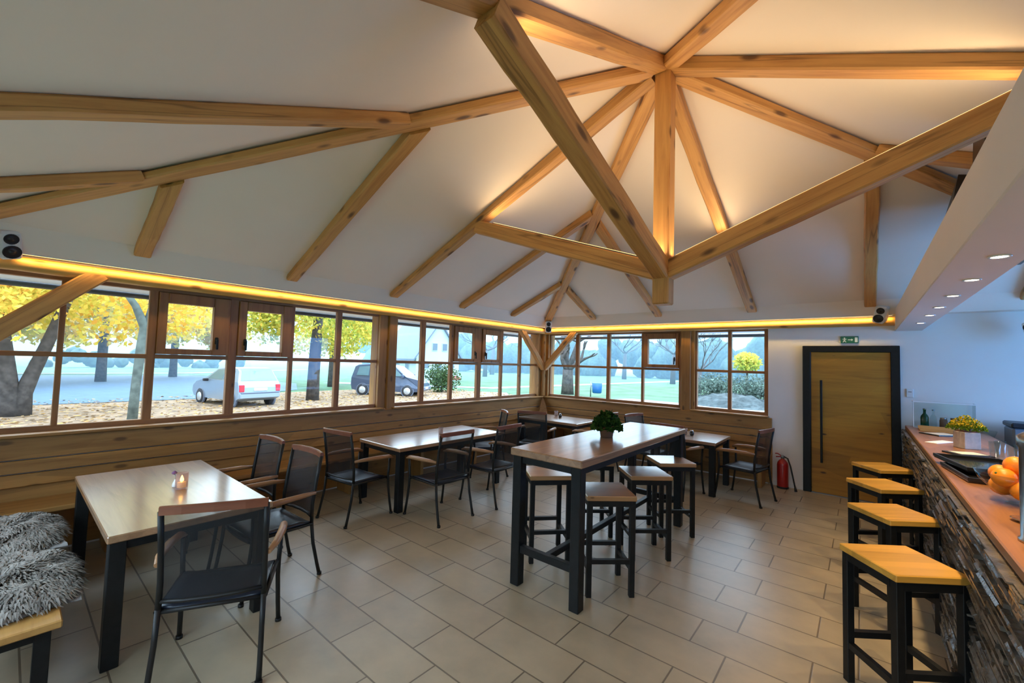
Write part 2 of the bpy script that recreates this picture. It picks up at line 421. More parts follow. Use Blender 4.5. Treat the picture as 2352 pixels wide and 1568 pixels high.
mb = MB().box(R2, R2 + .25, -R2, 0, -.25, .85).box(R2, R2 + .25, -R2, 0, 2.5, 2.70)
for a_, b_ in ((-.5, 0), (-R2, -3.2)): mb.box(R2, R2 + .25, a_, b_, .85, 2.5)
struct('wall_right', mb, 'white_paint')
mb = MB().box(-.25, R2 + .25, -R2 - .25, -R2, -.25, .75).box(-.25, R2 + .25, -R2 - .25, -R2, 2.5, 2.70)
for a_, b_ in ((-.25, .9), (4.2, 4.6), (7.9, R2 + .25)): mb.box(a_, b_, -R2 - .25, -R2, .75, 2.5)
struct('wall_near', mb, 'white_paint')

# ------------------------------------------------------------------ windows
def window(name, left, verts, cas, s0, s1, label=None):
    """verts: list of (s0,s1) upright bars; cas: list of (outer0,outer1,pane0,pane1,handle side)"""
    k = (CX + .06) / CX if left else (-CY + .06) / -CY
    c0 = CY if left else CX
    S = lambda s: c0 + (s - c0) * k
    Z = lambda z: CZ + (z - CZ) * k
    def bx(mb, a, b, z0, z1, d0, d1, ch=.006):
        a, b = S(a), S(b); z0, z1 = Z(z0), Z(z1)
        if left: mb.cbox(-d1, -d0, a, b, z0, z1, ch)
        else: mb.cbox(a, b, d0, d1, z0, z1, ch)
        return mb
    root = empty(name, (0, 0, 0), 0, kind='structure')
    f = MB()
    for a, b in verts: bx(f, a, b, 1.10, 2.545, .06, .13)
    f.build('frame', 'frame_wood_z', root)
    f = MB()
    bx(f, s0, s1, 1.085, 1.15, .058, .132); bx(f, s0, s1, 2.498, 2.555, .058, .132)
    bx(f, s0, s1, 1.783, 1.828, .062, .128)
    f.build('transom', 'frame_wood_' + ('y' if left else 'x'), root)
    vv = sorted(verts)
    for i in range(len(vv) - 1):
        a, b = vv[i][1], vv[i + 1][0]
        pl = MB(); bx(pl, a - .004, b + .004, 1.145, 1.787, .093, .099, .001); pl.build('pane', 'glass_pane', root)
        if not any(c[0] - .03 < (a + b) / 2 < c[1] + .03 for c in cas):
            pl = MB(); bx(pl, a - .004, b + .004, 1.824, 2.502, .093, .099, .001); pl.build('pane', 'glass_pane', root)
    for (o0, o1, p0, p1, hs) in cas:
        f = MB()
        bx(f, o0, p0, 1.832, 2.494, .035, .12); bx(f, p1, o1, 1.832, 2.494, .035, .12)
        bx(f, p0, p1, 1.832, 1.894, .035, .12); bx(f, p0, p1, 2.386, 2.494, .035, .12)
        sash = f.build('sash', 'frame_wood_z', root)
        pl = MB(); bx(pl, p0 - .004, p1 + .004, 1.89, 2.39, .08, .086, .001); pl.build('pane', 'glass_pane', sash)
        h = MB(); hc_ = (p1 + o1) / 2 - .045 if hs > 0 else (p0 + o0) / 2 + .03
        bx(h, hc_ - .016, hc_ + .016, 1.96, 2.04, .02, .036); bx(h, hc_ - .011, hc_ + .011, 1.90, 2.02, -.012, .01); bx(h, hc_ - .009, hc_ + .009, 2.0, 2.02, .005, .025, .003)
        h.build('handle', 'black_metal', sash)
    sl = MB()
    if left: sl.cbox(-.06, .105, S(s0) - .02, S(s1) + .02, 1.068, 1.094, .005)
    else: sl.cbox(S(s0) - .02, S(s1) + .02, -.105, .06, 1.068, 1.094, .005)
    sl.build('sill', 'board_wood_' + ('y' if left else 'x'), root)
    return root
window('window_1', True, [(-8.42, -8.37), (-7.772, -7.73), (-7.134, -7.06), (-6.40, -6.307), (-5.702, -5.655), (-5.07, -4.998), (-4.41, -4.36)],
       [(-7.06, -6.40, -6.982, -6.563, 1), (-6.307, -5.702, -6.222, -5.809, -1)], -8.42, -4.36)
window('window_2', True, [(-4.15, -4.085), (-3.566, -3.478), (-2.9, -2.83), (-2.2, -2.09), (-1.50, -1.445), (-.886, -.823), (-.242, -.19)],
       [(-2.83, -2.2, -2.735, -2.316, 1), (-2.09, -1.50, -1.999, -1.582, -1)], -4.15, -.19)
window('window_3', False, [(.15, .209), (.869, .953), (1.628, 1.701), (2.384, 2.435), (3.115, 3.16)], [(2.435, 3.115, 2.521, 3.057, 1)], .15, 3.16)
window('window_4', False, [(3.385, 3.44), (3.95, 4.009), (4.504, 4.56)], [], 3.385, 4.56)
for i, (a_, b_) in enumerate(((-3.2, -.5),)):
    root = empty('window_%d' % (5 + i), kind='structure'); f = MB()
    for y_ in (a_, (a_ + b_) / 2 - .03, b_ - .06): f.cbox(R2 + .06, R2 + .14, y_, y_ + .06, .85, 2.5)
    f.build('frame', 'frame_wood_z', root); MB().box(R2 + .09, R2 + .096, a_ + .05, b_ - .05, .86, 2.49).build('pane', 'glass_pane', root)
for i, (a_, b_) in enumerate(((.9, 4.2), (4.6, 7.9))):  # unseen near-wall windows, put in to bring extra fill daylight
    root = empty('window_%d' % (8 + i), kind='structure'); f = MB()
    for x_ in (a_, (a_ + b_) / 2 - .03, b_ - .06): f.cbox(x_, x_ + .06, -R2 - .14, -R2 - .06, .75, 2.5)
    f.build('frame', 'frame_wood_z', root); MB().box(a_ + .05, b_ - .05, -R2 - .1, -R2 - .094, .76, 2.49).build('pane', 'glass_pane', root)
# posts of the window walls
def post(name, x0, x1, y0, y1, z0, z1, label):
    o = MB().cbox(x0, x1, y0, y1, z0, z1, .008).build(name, 'board_wood_z'); return tag(o, label, 'post')
post('timber_post', -.06, .035, -4.225, -4.075, .9, 2.55, 'pine post between the two halves of the long window wall')
post('timber_post', 3.16, 3.335, -.035, .06, .9, 2.55, 'pine post between the wide window and the small window near the door')
post('corner_post', -.02, .09, -.09, .02, 1.095, 2.55, 'pine post in the far corner where both window walls meet')
def rail_log(p0, p1, label):
    M, ln = beam_matrix(p0, p1)
    r = random.Random(3); n = 40
    o = MB().tube([(ln * i / n, r.uniform(-.002, .002), r.uniform(-.002, .002)) for i in range(n + 1)], [.066 + r.uniform(-.002, .002) for _ in range(n + 1)], 18).build('log_rail', 'log_pine', None, M=M)
    return tag(o, label, 'rail')
rail_log((.07, -8.70, 2.592), (.07, -.07, 2.592), 'round pine log rail glowing above the long row of windows')
rail_log((.0, -.07, 2.592), (6.12, -.07, 2.592), 'round pine log rail glowing above the corner window and the door')
tag(MB().box(6.12, 6.15, -.16, 0, 2.50, 2.68).build('rail_end_board', 'white_paint'), 'small white board closing the log rail beside the bar soffit', 'board')
# braces
beam('knee_brace', (.07, -.14, 1.69), (.07, -1.0, 2.53), .10, .13, label='pine knee brace rising left from the corner post', cat='brace', group='knee braces at the posts')
beam('knee_brace', (.14, -.07, 1.69), (.95, -.07, 2.53), .10, .13, label='pine knee brace rising right from the corner post', cat='brace', group='knee braces at the posts')
beam('knee_brace', (.07, -8.55, 1.46), (.07, -7.47, 2.54), .12, .15, label='thick pine brace crossing the leftmost window under the log rail', cat='brace', group='knee braces at the posts')

# ------------------------------------------------------------------ roof timbers
RW, RD = .14, .20
KW = .145
tag(MB().cbox(-KW / 2, KW / 2, -KW / 2, KW / 2, 2.40, 4.58, .012).build('king_post', 'board_wood_z', loc=(A + .02, -A, 0)), 'square pine king post hanging under the roof peak', 'post')
wood('post_pine', PINE, PINED, 2, .55, 1.1, knotcol=(.11, .045, .015), cracks=.6)
bpy.data.objects['king_post'].data.materials[0] = MATS['post_pine']
def kp(): pass
q = .085
def P3(x, y, z): return (x, -y, z)
T0 = XR - .03
def vd(z): return ((ZJ - ZR) + ((ZA - ZK) - (ZJ - ZR)) * (z - ZR) / (ZK - ZR)) * .918 - .003
def rafter(a, b, label, grp, w=RW, name='rafter', skew=0.):
    k = .026 if name == 'hip_rafter' else 0
    return beam(name, a, b, w, vd(a[2]) - k, label=label, group=grp, d1=vd(b[2]) - k, skew=skew * 1.09)
cg = 'rafters from the wall middles to the peak'
rafter(P3(T0, A, hb(T0)), P3(A - q, A, hb(A - q)), 'pine rafter running from the long window wall straight up to the peak', cg)
rafter(P3(A, T0, hb(T0)), P3(A, A - q, hb(A - q)), 'pine rafter rising from above the small window to the peak, right of the king post', cg)
rafter(P3(R2 - T0, A, hb(T0)), P3(A + q, A, hb(A - q)), 'pine rafter running level to the right from the peak behind the bar soffit', cg)
rafter(P3(A, R2 - T0, hb(T0)), P3(A, A + q, hb(A - q)), 'pine rafter from the peak to the upper left, meeting the dark steep strut', cg)
hg = 'hip rafters to the room corners'
h = .07
rafter(P3(T0, T0, hb(T0)), P3(A - h, A - h, hb(A - h)), 'pine hip rafter rising from the far corner speaker to the peak', hg, .15, 'hip_rafter')
rafter(P3(R2 - T0, T0, hb(T0)), P3(A + h, A - h, hb(A - h)), 'pine hip rafter descending right from the peak behind the long strut', hg, .15, 'hip_rafter')
rafter(P3(T0, R2 - T0, hb(T0)), P3(A - h, A + h, hb(A - h)), 'pine hip rafter running from the left speaker corner up to the peak', hg, .15, 'hip_rafter')
rafter(P3(R2 - T0, R2 - T0, hb(T0)), P3(A + h, A + h, hb(A - h)), 'pine hip rafter leaving the peak to the top right of the picture', hg, .15, 'hip_rafter')
jg = 'short jack rafters between eave and hip'
jl = {1: -1.576, 2: -2.977, 4: -5.86, 5: -7.27}
jd = {1: 'first short rafter left of the far corner', 2: 'second short rafter left of the far corner, above the corner window', 4: 'long jack rafter above the windows behind the silver car', 5: 'shortest jack rafter near the left speaker'}
for k, y in jl.items():
    t = min(-y, R2 + y) - .108
    rafter((T0, y, hb(T0)), (t, y, hb(t)), jd[k], jg, .13, 'jack_rafter', -1 if k < 3 else 1)
jb = {1: 1.484, 2: 2.844, 4: 5.85, 5: 7.28}
jd = {1: 'first short rafter right of the far corner', 2: 'second rafter right of the far corner, behind the king post foot', 4: 'upright jack rafter above the right loudspeaker', 5: 'grey-lit jack rafter end over the blue wall at the right edge'}
for k, x in jb.items():
    t = min(x, R2 - x) - .108
    rafter((x, -T0, hb(T0)), (x, -t, hb(t)), jd[k], jg, .13, 'jack_rafter', 1 if k < 3 else -1)
for x, lb in ((2.80, 'long level rafter crossing the upper left of the ceiling'), (1.36, 'lower level rafter at the left edge joining the hip')):
    t = x - .108
    rafter((x, -(R2 - T0), hb(T0)), (x, -(R2 - t), hb(t)), lb, jg, .14, 'jack_rafter', -1)
t = 2.95 - .108
rafter((R2 - T0, -2.95, hb(T0)), (R2 - t, -2.95, hb(t)), 'short rafter running right from the hip toward the dark hood', jg, .13, 'jack_rafter', 1)
sg = 'struts from the king post foot to the rafters'
ST = 2.16
sd = {(-1, 0): 'pine strut from the king post foot left to the long wall rafter', (0, -1): 'dark steep strut from the king post foot to the upper left', (1, 0): 'long pine strut from the king post foot right to the bar soffit', (0, 1): 'pine strut behind the king post foot toward the back wall'}
for (dx, dy), lb in sd.items():
    d0, d1 = .075, A - ST + .11
    z0, z1 = 2.625, hb(ST) - .155 + .045
    beam('strut', (A + .02 * (dx == 0) + dx * (d0 + .02 * dx), -A + dy * d0, z0), (A + .01 + dx * d1, -A + dy * d1, z1), .135, .16, label=lb, group=sg)
    # LED profile lying on the strut
    pz = lambda t: (z0 + (z1 - z0) * t)
    a_ = Vector((A + .02 + dx * (d0 + .03), -A + dy * (d0 + .03), pz(.015) + .178)); b_ = Vector((A + .01 + dx * (d1 - .27), -A + dy * (d1 - .27), pz(.88) + .178))
    M, ln = beam_matrix(a_, b_)
    root = empty('led_strip'); root.matrix_world = M
    MB().box(0, ln, -.018, .018, -.004, .006).build('profile', 'grey_metal', root)
    MB().box(.01, ln - .01, -.012, .012, .006, .011).build('diffuser', 'led_warm', root)
    tag(root, {(-1, 0): 'warm LED strip on top of the left strut', (0, -1): 'warm LED strip on top of the steep dark strut', (1, 0): 'warm LED strip on top of the right strut', (0, 1): 'warm LED strip on the strut behind the king post'}[(dx, dy)], 'light', 'LED strips on the struts')
    la = bpy.data.lights.new('strut_glow', 'AREA'); la.shape = 'RECTANGLE'; la.size = ln; la.size_y = .03; la.energy = 5.0; la.color = (1., .73, .41)
    lo = bpy.data.objects.new('strut_glow', la); COL.objects.link(lo)
    Mx = M.copy(); z = Vector((M[0][2], M[1][2], M[2][2])); y = Vector((M[0][1], M[1][1], M[2][1])); x = Vector((M[0][0], M[1][0], M[2][0]))
    R = Matrix((( x.x, -y.x, -z.x, 0), (x.y, -y.y, -z.y, 0), (x.z, -y.z, -z.z, 0), (0, 0, 0, 1)))
    R.translation = (a_ + b_) / 2 + z * .018
    lo.matrix_world = R
# LED strips over the log rails
for (a_, b_, lb) in (((.186, -8.55, 2.664), (.186, -.22, 2.664), 'warm LED strip above the log rail of the long window wall'), ((.22, -.186, 2.664), (6.09, -.186, 2.664), 'warm LED strip above the log rail of the back wall')):
    M, ln = beam_matrix(a_, b_); root = empty('led_strip'); root.matrix_world = M
    MB().box(0, ln, -.01, .01, .0, .012).build('profile', 'white_paint', root)
    tag(root, lb, 'light', 'LED strips over the log rails')
    MB().box(.01, ln - .01, -.006, .006, -.003, .0).build('diffuser', 'led_warm', root)
    la = bpy.data.lights.new('rail_glow', 'AREA'); la.shape = 'RECTANGLE'; la.size = ln; la.size_y = .014; la.energy = 9; la.color = (1., .66, .22); la.spread = 2.0
    lo = bpy.data.objects.new('rail_glow', la); COL.objects.link(lo)
    R = Matrix.Identity(4); x = (Vector(b_) - Vector(a_)).normalized(); n_ = Vector((-.10, 0, -.09)) if abs(x.y) > .5 else Vector((0, .10, -.09))
    n_.normalize(); z = -n_; y = z.cross(x)
    for i, v in enumerate((x, y, z)):
        for j in range(3): R[j][i] = v[j]
    R.translation = (Vector(a_) + Vector(b_)) / 2 + n_ * .012; lo.matrix_world = R

# ------------------------------------------------------------------ loudspeakers
def speaker(loc, look, label, lean=0.):
    d = Vector(look).normalized()
    root = empty('loudspeaker', loc, 0, label, 'loudspeaker', 'small white loudspeakers under the eave')
    y = -d; x = Vector((0, 0, 1)).cross(y).normalized() * -1; z = x.cross(y) * -1
    R = Matrix.Identity(4)
    x = d.cross(Vector((0, 0, 1))).normalized(); z = x.cross(d)
    for i, v in enumerate((x, d, z)):
        for j in range(3): R[j][i] = v[j]
    R = R @ Matrix.Rotation(lean, 4, 'Y')
    R.translation = loc; root.matrix_world = R
    MB().cbox(-.068, .068, -.17, 0, -.125, .125, .018).build('cabinet', 'white_plastic', root)
    def cone(r, zc): return MB().lathe([(r, 0), (r, .006), (r * .86, .004), (r * .35, -.0), (r * .3, .01), (.001, .014)], 20, M=Matrix.Translation((0, .0, zc)) @ Matrix.Rotation(-PI / 2, 4, 'X'))
    cone(.058, -.052).build('woofer', 'black_plastic', root); cone(.046, .062).build('tweeter', 'black_plastic', root)
    MB().tube([(0, -.16, 0), (0, -.24, .03)], .02, 8).build('bracket', 'white_plastic', root)
speaker((.30, -8.09, 2.70), (.75, .35, -.42), 'white loudspeaker with two black cones at the left picture edge', .3)
speaker((.42, -.42, 2.655), (.62, -.76, -.12), 'white loudspeaker with two black cones in the far corner')
speaker((5.945, -.32, 2.66), (-.30, -.85, -.35), 'white loudspeaker with two black cones beside the bar soffit', -.35)
speaker((7.28, -.34, 2.38), (-.75, -.6, -.25), 'dark-coned loudspeaker on the blue wall at the right edge')

# ------------------------------------------------------------------ door, sign, switch
root = empty('door_1', (0, 0, 0), kind='structure')
mb = MB().cbox(5.035, 5.14, -.06, .0, 0, 2.245, .006).cbox(6.065, 6.165, -.06, 0, 0, 2.245, .006).cbox(5.035, 6.165, -.061, 0, 2.15, 2.246, .006)
mb.build('frame', 'black_metal', root)
leaf = MB().cbox(5.14, 6.065, -.035, 0, .01, 2.15, .004).build('leaf', 'door_wood', root)
hd = MB().cbox(5.255, 5.285, -.095, -.07, .47, 1.72, .005)
for z_ in (.62, 1.58): hd.box(5.262, 5.278, -.072, -.03, z_ - .01, z_ + .01)
hd.build('handle', 'black_metal', leaf)
MB().box(5.12, 6.08, -.045, .0, 0, .012).build('threshold', 'grey_metal', root)
root = empty('exit_sign', (5.613, -.004, 2.337), 0, 'small green emergency exit sign above the wooden door', 'sign')
MB().cbox(-.105, .105, -.016, 0, -.052, .052, .004).build('panel', 'green_sign', root)
pm = MB()
pm.box(-.075, -.045, -.018, -.0155, -.02, -.012).box(-.068, -.05, -.018, -.0155, .018, .032)      # running figure
def rot2(cx, cz, a, l, w): return Matrix.Translation((cx, -.0168, cz)) @ Matrix.Rotation(a, 4, 'Y')
for cx, cz, a, l in ((-.058, .002, .3, .036), (-.066, -.026, .9, .034), (-.048, -.024, -.5, .032), (-.07, .006, -1.1, .026), (-.046, .006, 1.0, .026)):
    pm.box(-.004, .004, -.0012, .0012, -l / 2, l / 2, rot2(cx, cz, a, l, 0))
pm.build('running_figure', 'sign_white', root)
MB().box(-.018, .022, -.018, -.0155, -.005, .005).add([(.022, -.0168, -.018), (.022, -.0168, .018), (.042, -.0168, 0)], [(0, 1, 2)]).build('arrow', 'sign_white', root)
MB().box(.062, .094, -.018, -.0155, -.036, .036).build('doorway_symbol', 'sign_white', root)
root = empty('wall_switch', (6.262, -.002, 1.588), 0, 'small white control plate on the wall right of the door', 'switch')
MB().cbox(-.036, .036, -.014, 0, -.058, .058, .004).build('plate', 'white_plastic', root); MB().box(-.018, .018, -.018, -.013, .012, .022).build('display', 'grey_metal', root)
struct('baseboard_back', MB().box(4.62, 5.03, -.015, 0, 0, .07).box(6.17, R2, -.015, 0, 0, .07), 'white_paint')

# ------------------------------------------------------------------ fire extinguisher
root = empty('fire_extinguisher', (4.775, -.12, 0), 0, 'red fire extinguisher standing on the floor left of the door', 'fire extinguisher')
MB().lathe([(.072, 0), (.078, .02), (.078, .36), (.07, .40), (.045, .435), (.028, .445), (.024, .46)], 24).build('cylinder', 'red_paint', root)
MB().lathe([(.079, .0), (.081, .012), (.079, .03)], 24).build('foot_ring', 'rubber', root)
MB().lathe([(.02, .455), (.026, .462), (.026, .50), (.015, .51)], 14).build('valve', 'grey_metal', root)
MB().tube([(-.02, 0, .50), (-.07, 0, .53), (-.10, 0, .525)], .009, 8).tube([(-.02, 0, .485), (-.09, 0, .475)], .009, 8).build('handle', 'red_paint', root)
hz = MB().tube([(.02, 0, .49), (.07, -.02, .47), (.11, -.05, .36), (.15, -.09, .18), (.18, -.13, .05)], .011, 8).build('hose', 'rubber', root)
MB().tube([(.172, -.115, .085), (.19, -.145, .012)], [.012, .02], 10).build('nozzle', 'black_plastic', hz)

# ------------------------------------------------------------------ wall benches
def wall_bench(left, s0, s1, label):
    root = empty('wall_bench', (0, 0, 0), 0, label, 'bench', 'pine wall benches under the windows')
    ax = 'y' if left else 'x'
    def bx(a, b, d0, d1, z0, z1, c=.006):
        return MB().cbox(d0, d1, a, b, z0, z1, c) if left else MB().cbox(a, b, -d1, -d0, z0, z1, c)
    for z0, z1 in ((.872, 1.066), (.752, .862), (.632, .742)):
        bx(s0 if left else .06, s1, .012, .055, z0, z1).build('backrest_board', 'board_wood_' + ax, root)
    bx(s0, s1, .06 if left else .10, .48, .475, .52, .008).build('seat', 'board_wood_' + ax, root)
    n = int(abs(s1 - s0) / 1.4) + 1
    for i in range(n + 1):
        c = s0 + .12 + (s1 - s0 - .24) * i / n
        bx(c - .03, c + .03, .07, .40, 0, .475).build('support', 'board_wood_z', root)
    bx(s0, s1, .0, .012, .02, .64, .002).build('back_panel', 'board_wood_' + ax, root)
    return root
wall_bench(True, -8.68, -.06, 'long pine bench with plank backrest under the long row of windows')
b2 = wall_bench(False, .50, 4.62, 'shorter pine bench with plank backrest ending left of the door')
mb = MB().add([(.02, -.24, .66), (.24, -.02, .66), (.02, -.02, .66), (.075, -.075, 1.06), (.02, -.02, 1.06), (.06, -.09, 1.04)], [(0, 1, 3, 5), (0, 2, 4, 5), (1, 2, 4, 3), (0, 1, 2), (3, 4, 5)])
tag(mb.build('corner_wedge', 'seat_wood'), 'triangular pine wedge in the corner between both bench backrests', 'wedge')

# ------------------------------------------------------------------ tables
def table(x0, x1, y0, y1, h, label, long_y=False, leg=.08, th=.045):
    cx, cy = (x0 + x1) / 2, (y0 + y1) / 2; w, d = (x1 - x0) / 2, (y1 - y0) / 2
    root = empty('dining_table', (cx, cy, 0), 0, label, 'table', 'wood topped dining tables with black legs')
    MB().cbox(-w, w, -d, d, h - th, h, .006).build('tabletop', 'tabletop_wood_long' if long_y else 'tabletop_wood', root)
    i = .012
    for sx in (-1, 1):
        for sy in (-1, 1):
            MB().cbox(min(sx * (w - i), sx * (w - i - leg)), max(sx * (w - i), sx * (w - i - leg)), min(sy * (d - i), sy * (d - i - leg)), max(sy * (d - i), sy * (d - i - leg)), 0, h - th - .001, .004).build('leg', 'black_metal', root)
    ap = MB(); k = i + .02
    for sy in (-1, 1): ap.box(-w + k + leg - .02, w - k - leg + .02, sy * (d - k - .02) - .02, sy * (d - k - .02) + .02, h - th - .055, h - th)
    for sx in (-1, 1): ap.box(sx * (w - k - .02) - .02, sx * (w - k - .02) + .02, -d + k + leg - .02, d - k - leg + .02, h - th - .055, h - th)
    ap.build('apron', 'black_metal', root)
    return root
table(.58, 2.39, -7.635, -6.74, .775, 'dining table nearest the camera with a lit candle glass')
table(.57, 1.47, -4.98, -3.11, .775, 'long dining table along the window bench in the middle of the room', True)
table(.46, 1.80, -1.45, -.62, .775, 'dining table in the far corner by the wedge')
table(3.20, 4.12, -1.47, -.56, .775, 'small dining table near the fire extinguisher behind the tall table')
# tall bar table
root = empty('bar_table', (3.79, -4.07, 0), 0, 'tall bar table with potted plant in the middle of the floor', 'table')
bw, bd, bh = .348, 1.205, 1.13
MB().cbox(-bw, bw, -bd, bd, bh - .06, bh, .008).build('tabletop', 'tabletop_wood_long', root)
for sx in (-1, 1):
    for sy in (-1, 1):
        MB().cbox(sx * (bw - .06) - .042, sx * (bw - .06) + .042, sy * (bd - .06) - .042, sy * (bd - .06) + .042, 0, bh - .061, .005).build('leg', 'black_metal', root)
ap = MB()
for sx in (-1, 1): ap.box(sx * (bw - .06) - .02, sx * (bw - .06) + .02, -bd + .1, bd - .1, bh - .12, bh - .06)
for sy in (-1, 1): ap.box(-bw + .1, bw - .1, sy * (bd - .06) - .02, sy * (bd - .06) + .02, bh - .12, bh - .06)
ap.build('apron', 'black_metal', root)
st = MB()
for sy in (-1, 1): st.cbox(-bw + .1, bw - .1, sy * (bd - .06) - .025, sy * (bd - .06) + .025, .27, .33, .004)
st.cbox(-.025, .025, -bd + .08, bd - .08, .275, .325, .004)
st.build('stretcher', 'black_metal', root)

# ------------------------------------------------------------------ stools
def make_stool(loc, rz, label, group, gold, h=.80, s=.205):
    root = empty('bar_stool', loc, rz, label, 'stool', group)
    MB().cbox(-s, s, -s, s, h - .04, h, .005).build('seat', 'stool_wood_gold' if gold else 'stool_wood', root)
    c = s - .03; t = .021
    for sx in (-1, 1):
        for sy in (-1, 1):
            MB().cbox(sx * c - t, sx * c + t, sy * c - t, sy * c + t, 0, h - .041, .003).build('leg', 'black_metal', root)
    f = MB()
    for sgn in (-1, 1):
        f.box(-c + t, c - t, sgn * c - t, sgn * c + t, h - .085, h - .041); f.box(sgn * c - t, sgn * c + t, -c + t, c - t, h - .085, h - .041)
    f.build('seat_frame', 'black_metal', root)
    for sgn in (-1, 1):
        MB().box(-c + t, c - t, sgn * c - .016, sgn * c + .016, .26, .295).build('footrest', 'black_metal', root)
    for sgn in (-1, 1):
        MB().box(sgn * c - .016, sgn * c + .016, -c + t, c - t, .20, .235).build('footrest', 'black_metal', root)
    return root
q45 = math.radians(43)
g1 = 'wooden bar stools around the tall table'
st0 = make_stool((3.36, -4.60, 0), math.radians(48), 'brown-topped stool under the near left end of the tall table', g1, False)
dup(st0, (4.06, -4.735, 0), q45, 'brown-topped stool on the right of the tall table, nearest the camera')
dup(st0, (4.06, -3.89, 0), q45, 'second brown-topped stool on the right of the tall table')
dup(st0, (4.06, -3.15, 0), q45, 'third stool on the right of the tall table, with bright blue reflection')
dup(st0, (3.40, -3.78, 0), q45, 'stool tucked left of the tall table behind the near right stool')
g2 = 'yellow-topped bar stools along the bar'
st1 = make_stool((5.915, -4.74, 0), math.radians(38), 'yellow-topped bar stool nearest the camera at the bar', g2, True, .80, .20)
dup(st1, (5.93, -3.66, 0), math.radians(39), 'second yellow-topped bar stool along the bar')
dup(st1, (5.90, -2.64, 0), math.radians(40), 'third yellow-topped bar stool along the bar')
dup(st1, (5.925, -1.63, 0), math.radians(40), 'fourth and farthest yellow-topped bar stool, before the door')

# ------------------------------------------------------------------ armchairs
def make_chair(loc, rz, label):
    root = empty('armchair', loc, rz, label, 'chair', 'black mesh armchairs at the dining tables'); root.scale = (1.06, 1, 1)
    def back(z): return -.245 - .05 * max(0, (z - .47)) / .55 * 1.0
    for sx in (-1, 1):
        MB().tube([(sx * .245, -.335, 0), (sx * .243, -.31, .10), (sx * .238, -.27, .28), (sx * .236, -.25, .46)], [.015, .0135, .0135, .0145], 10).lathe([(.019, 0), (.019, .02)], 10, (sx * .245, -.335, 0)).build('leg', 'dark_metal', root)
        MB().tube([(sx * .268, .275, 0), (sx * .262, .25, .15), (sx * .256, .225, .34), (sx * .258, .215, .46), (sx * .266, .225, .66)], .0135, 10).lathe([(.019, 0), (.019, .02)], 10, (sx * .268, .275, 0)).build('leg', 'dark_metal', root)
    bf = MB()
    for sx in (-1, 1): bf.tube([(sx * .236, -.25, .45), (sx * .234, -.25, .60), (sx * .234, -.278, .82), (sx * .235, -.31, 1.0)], .0145, 10)
    bf.tube([(-.235, -.25, .50), (-.12, -.275, .50), (0, -.283, .50), (.12, -.275, .50), (.235, -.25, .50)], .012, 8)
    bf.build('back_frame', 'dark_metal', root)
    # woven back panel, gently curved
    vs = []; nx, nz = 8, 8
    for j in range(nz + 1):
        z = .505 + (.985 - .505) * j / nz
        for i in range(nx + 1):
            u = -1 + 2 * i / nx; yb = -.25 - .058 * max(0, (z - .58)) / .42
            vs.append((u * .228, yb - .028 * (1 - u * u), z))
    MB().add(vs, [(j * (nx + 1) + i, j * (nx + 1) + i + 1, (j + 1) * (nx + 1) + i + 1, (j + 1) * (nx + 1) + i) for j in range(nz) for i in range(nx)], True).build('backrest', 'mesh_fabric', root)
    pts = [(-.241, -.309, 1.005), (-.14, -.333, 1.01), (0, -.342, 1.012), (.14, -.333, 1.01), (.241, -.309, 1.005)]
    tr = MB(); vs = []; 
    for p in pts:
        for (dy, dz) in ((-.014, -.022), (.014, -.022), (.014, .018), (.006, .024), (-.006, .024), (-.014, .018)): vs.append((p[0], p[1] + dy, p[2] + dz))
    fs = [(i * 6 + k, i * 6 + (k + 1) % 6, (i + 1) * 6 + (k + 1) % 6, (i + 1) * 6 + k) for i in range(4) for k in range(6)] + [tuple(range(6))[::-1], tuple(24 + k for k in range(6))]
    tr.add(vs, fs); tr.build('top_rail', 'rail_wood', root)
    # seat
    vs = []; nx, ny = 8, 6
    for j in range(ny + 1):
        y = -.235 + .455 * j / ny
        for i in range(nx + 1):
            u = -1 + 2 * i / nx; vs.append((u * .235, y, .468 - .018 * (1 - u * u) - (.02 if j == ny else 0) + (.006 if 0 < j < ny else 0)))
    top = [(j * (nx + 1) + i, j * (nx + 1) + i + 1, (j + 1) * (nx + 1) + i + 1, (j + 1) * (nx + 1) + i) for j in range(ny) for i in range(nx)]
    nvs = len(vs); vs += [(x, y, z - .028) for x, y, z in vs]; bot = [tuple(nvs + k for k in f[::-1]) for f in top]
    rim = [i for i in range(nx)] ; per = [i for i in range(nx + 1)] + [(j + 1) * (nx + 1) - 1 for j in range(1, ny + 1)] + [ny * (nx + 1) + i for i in range(nx - 1, -1, -1)] + [j * (nx + 1) for j in range(ny - 1, 0, -1)]
    side = [(per[k], per[(k + 1) % len(per)], nvs + per[(k + 1) % len(per)], nvs + per[k]) for k in range(len(per))]
    MB().add(vs, top + bot + side, True).build('seat', 'navy', root)
    sf = MB()
    for sx in (-1, 1): sf.tube([(sx * .243, -.25, .445), (sx * .25, .21, .445)], .012, 8)
    sf.tube([(-.25, .205, .435), (.25, .205, .435)], .012, 8).tube([(-.236, -.245, .44), (.236, -.245, .44)], .012, 8)
    sf.build('seat_frame', 'dark_metal', root)
    for sx in (-1, 1):
        ar = MB().tube([(sx * .25, -.262, .70), (sx * .272, -.15, .705), (sx * .282, .05, .70), (sx * .278, .2, .69), (sx * .268, .27, .665)], [.013, .02, .024, .022, .014], 10)
        ar.build('armrest', 'arm_wood', root)
    return root
def face(fx, fy): return math.atan2(fy, fx) - PI / 2
ch0 = make_chair((2.70, -7.125, 0), face(-.88, .47), 'armchair in the foreground seen from behind, at the end of the candle table')
def chair(x, y, f, label): return dup(ch0, (x, y, 0), face(*f), label)
chair(1.19, -6.62, (.05, -1), 'left of two armchairs behind the candle table, facing the camera')
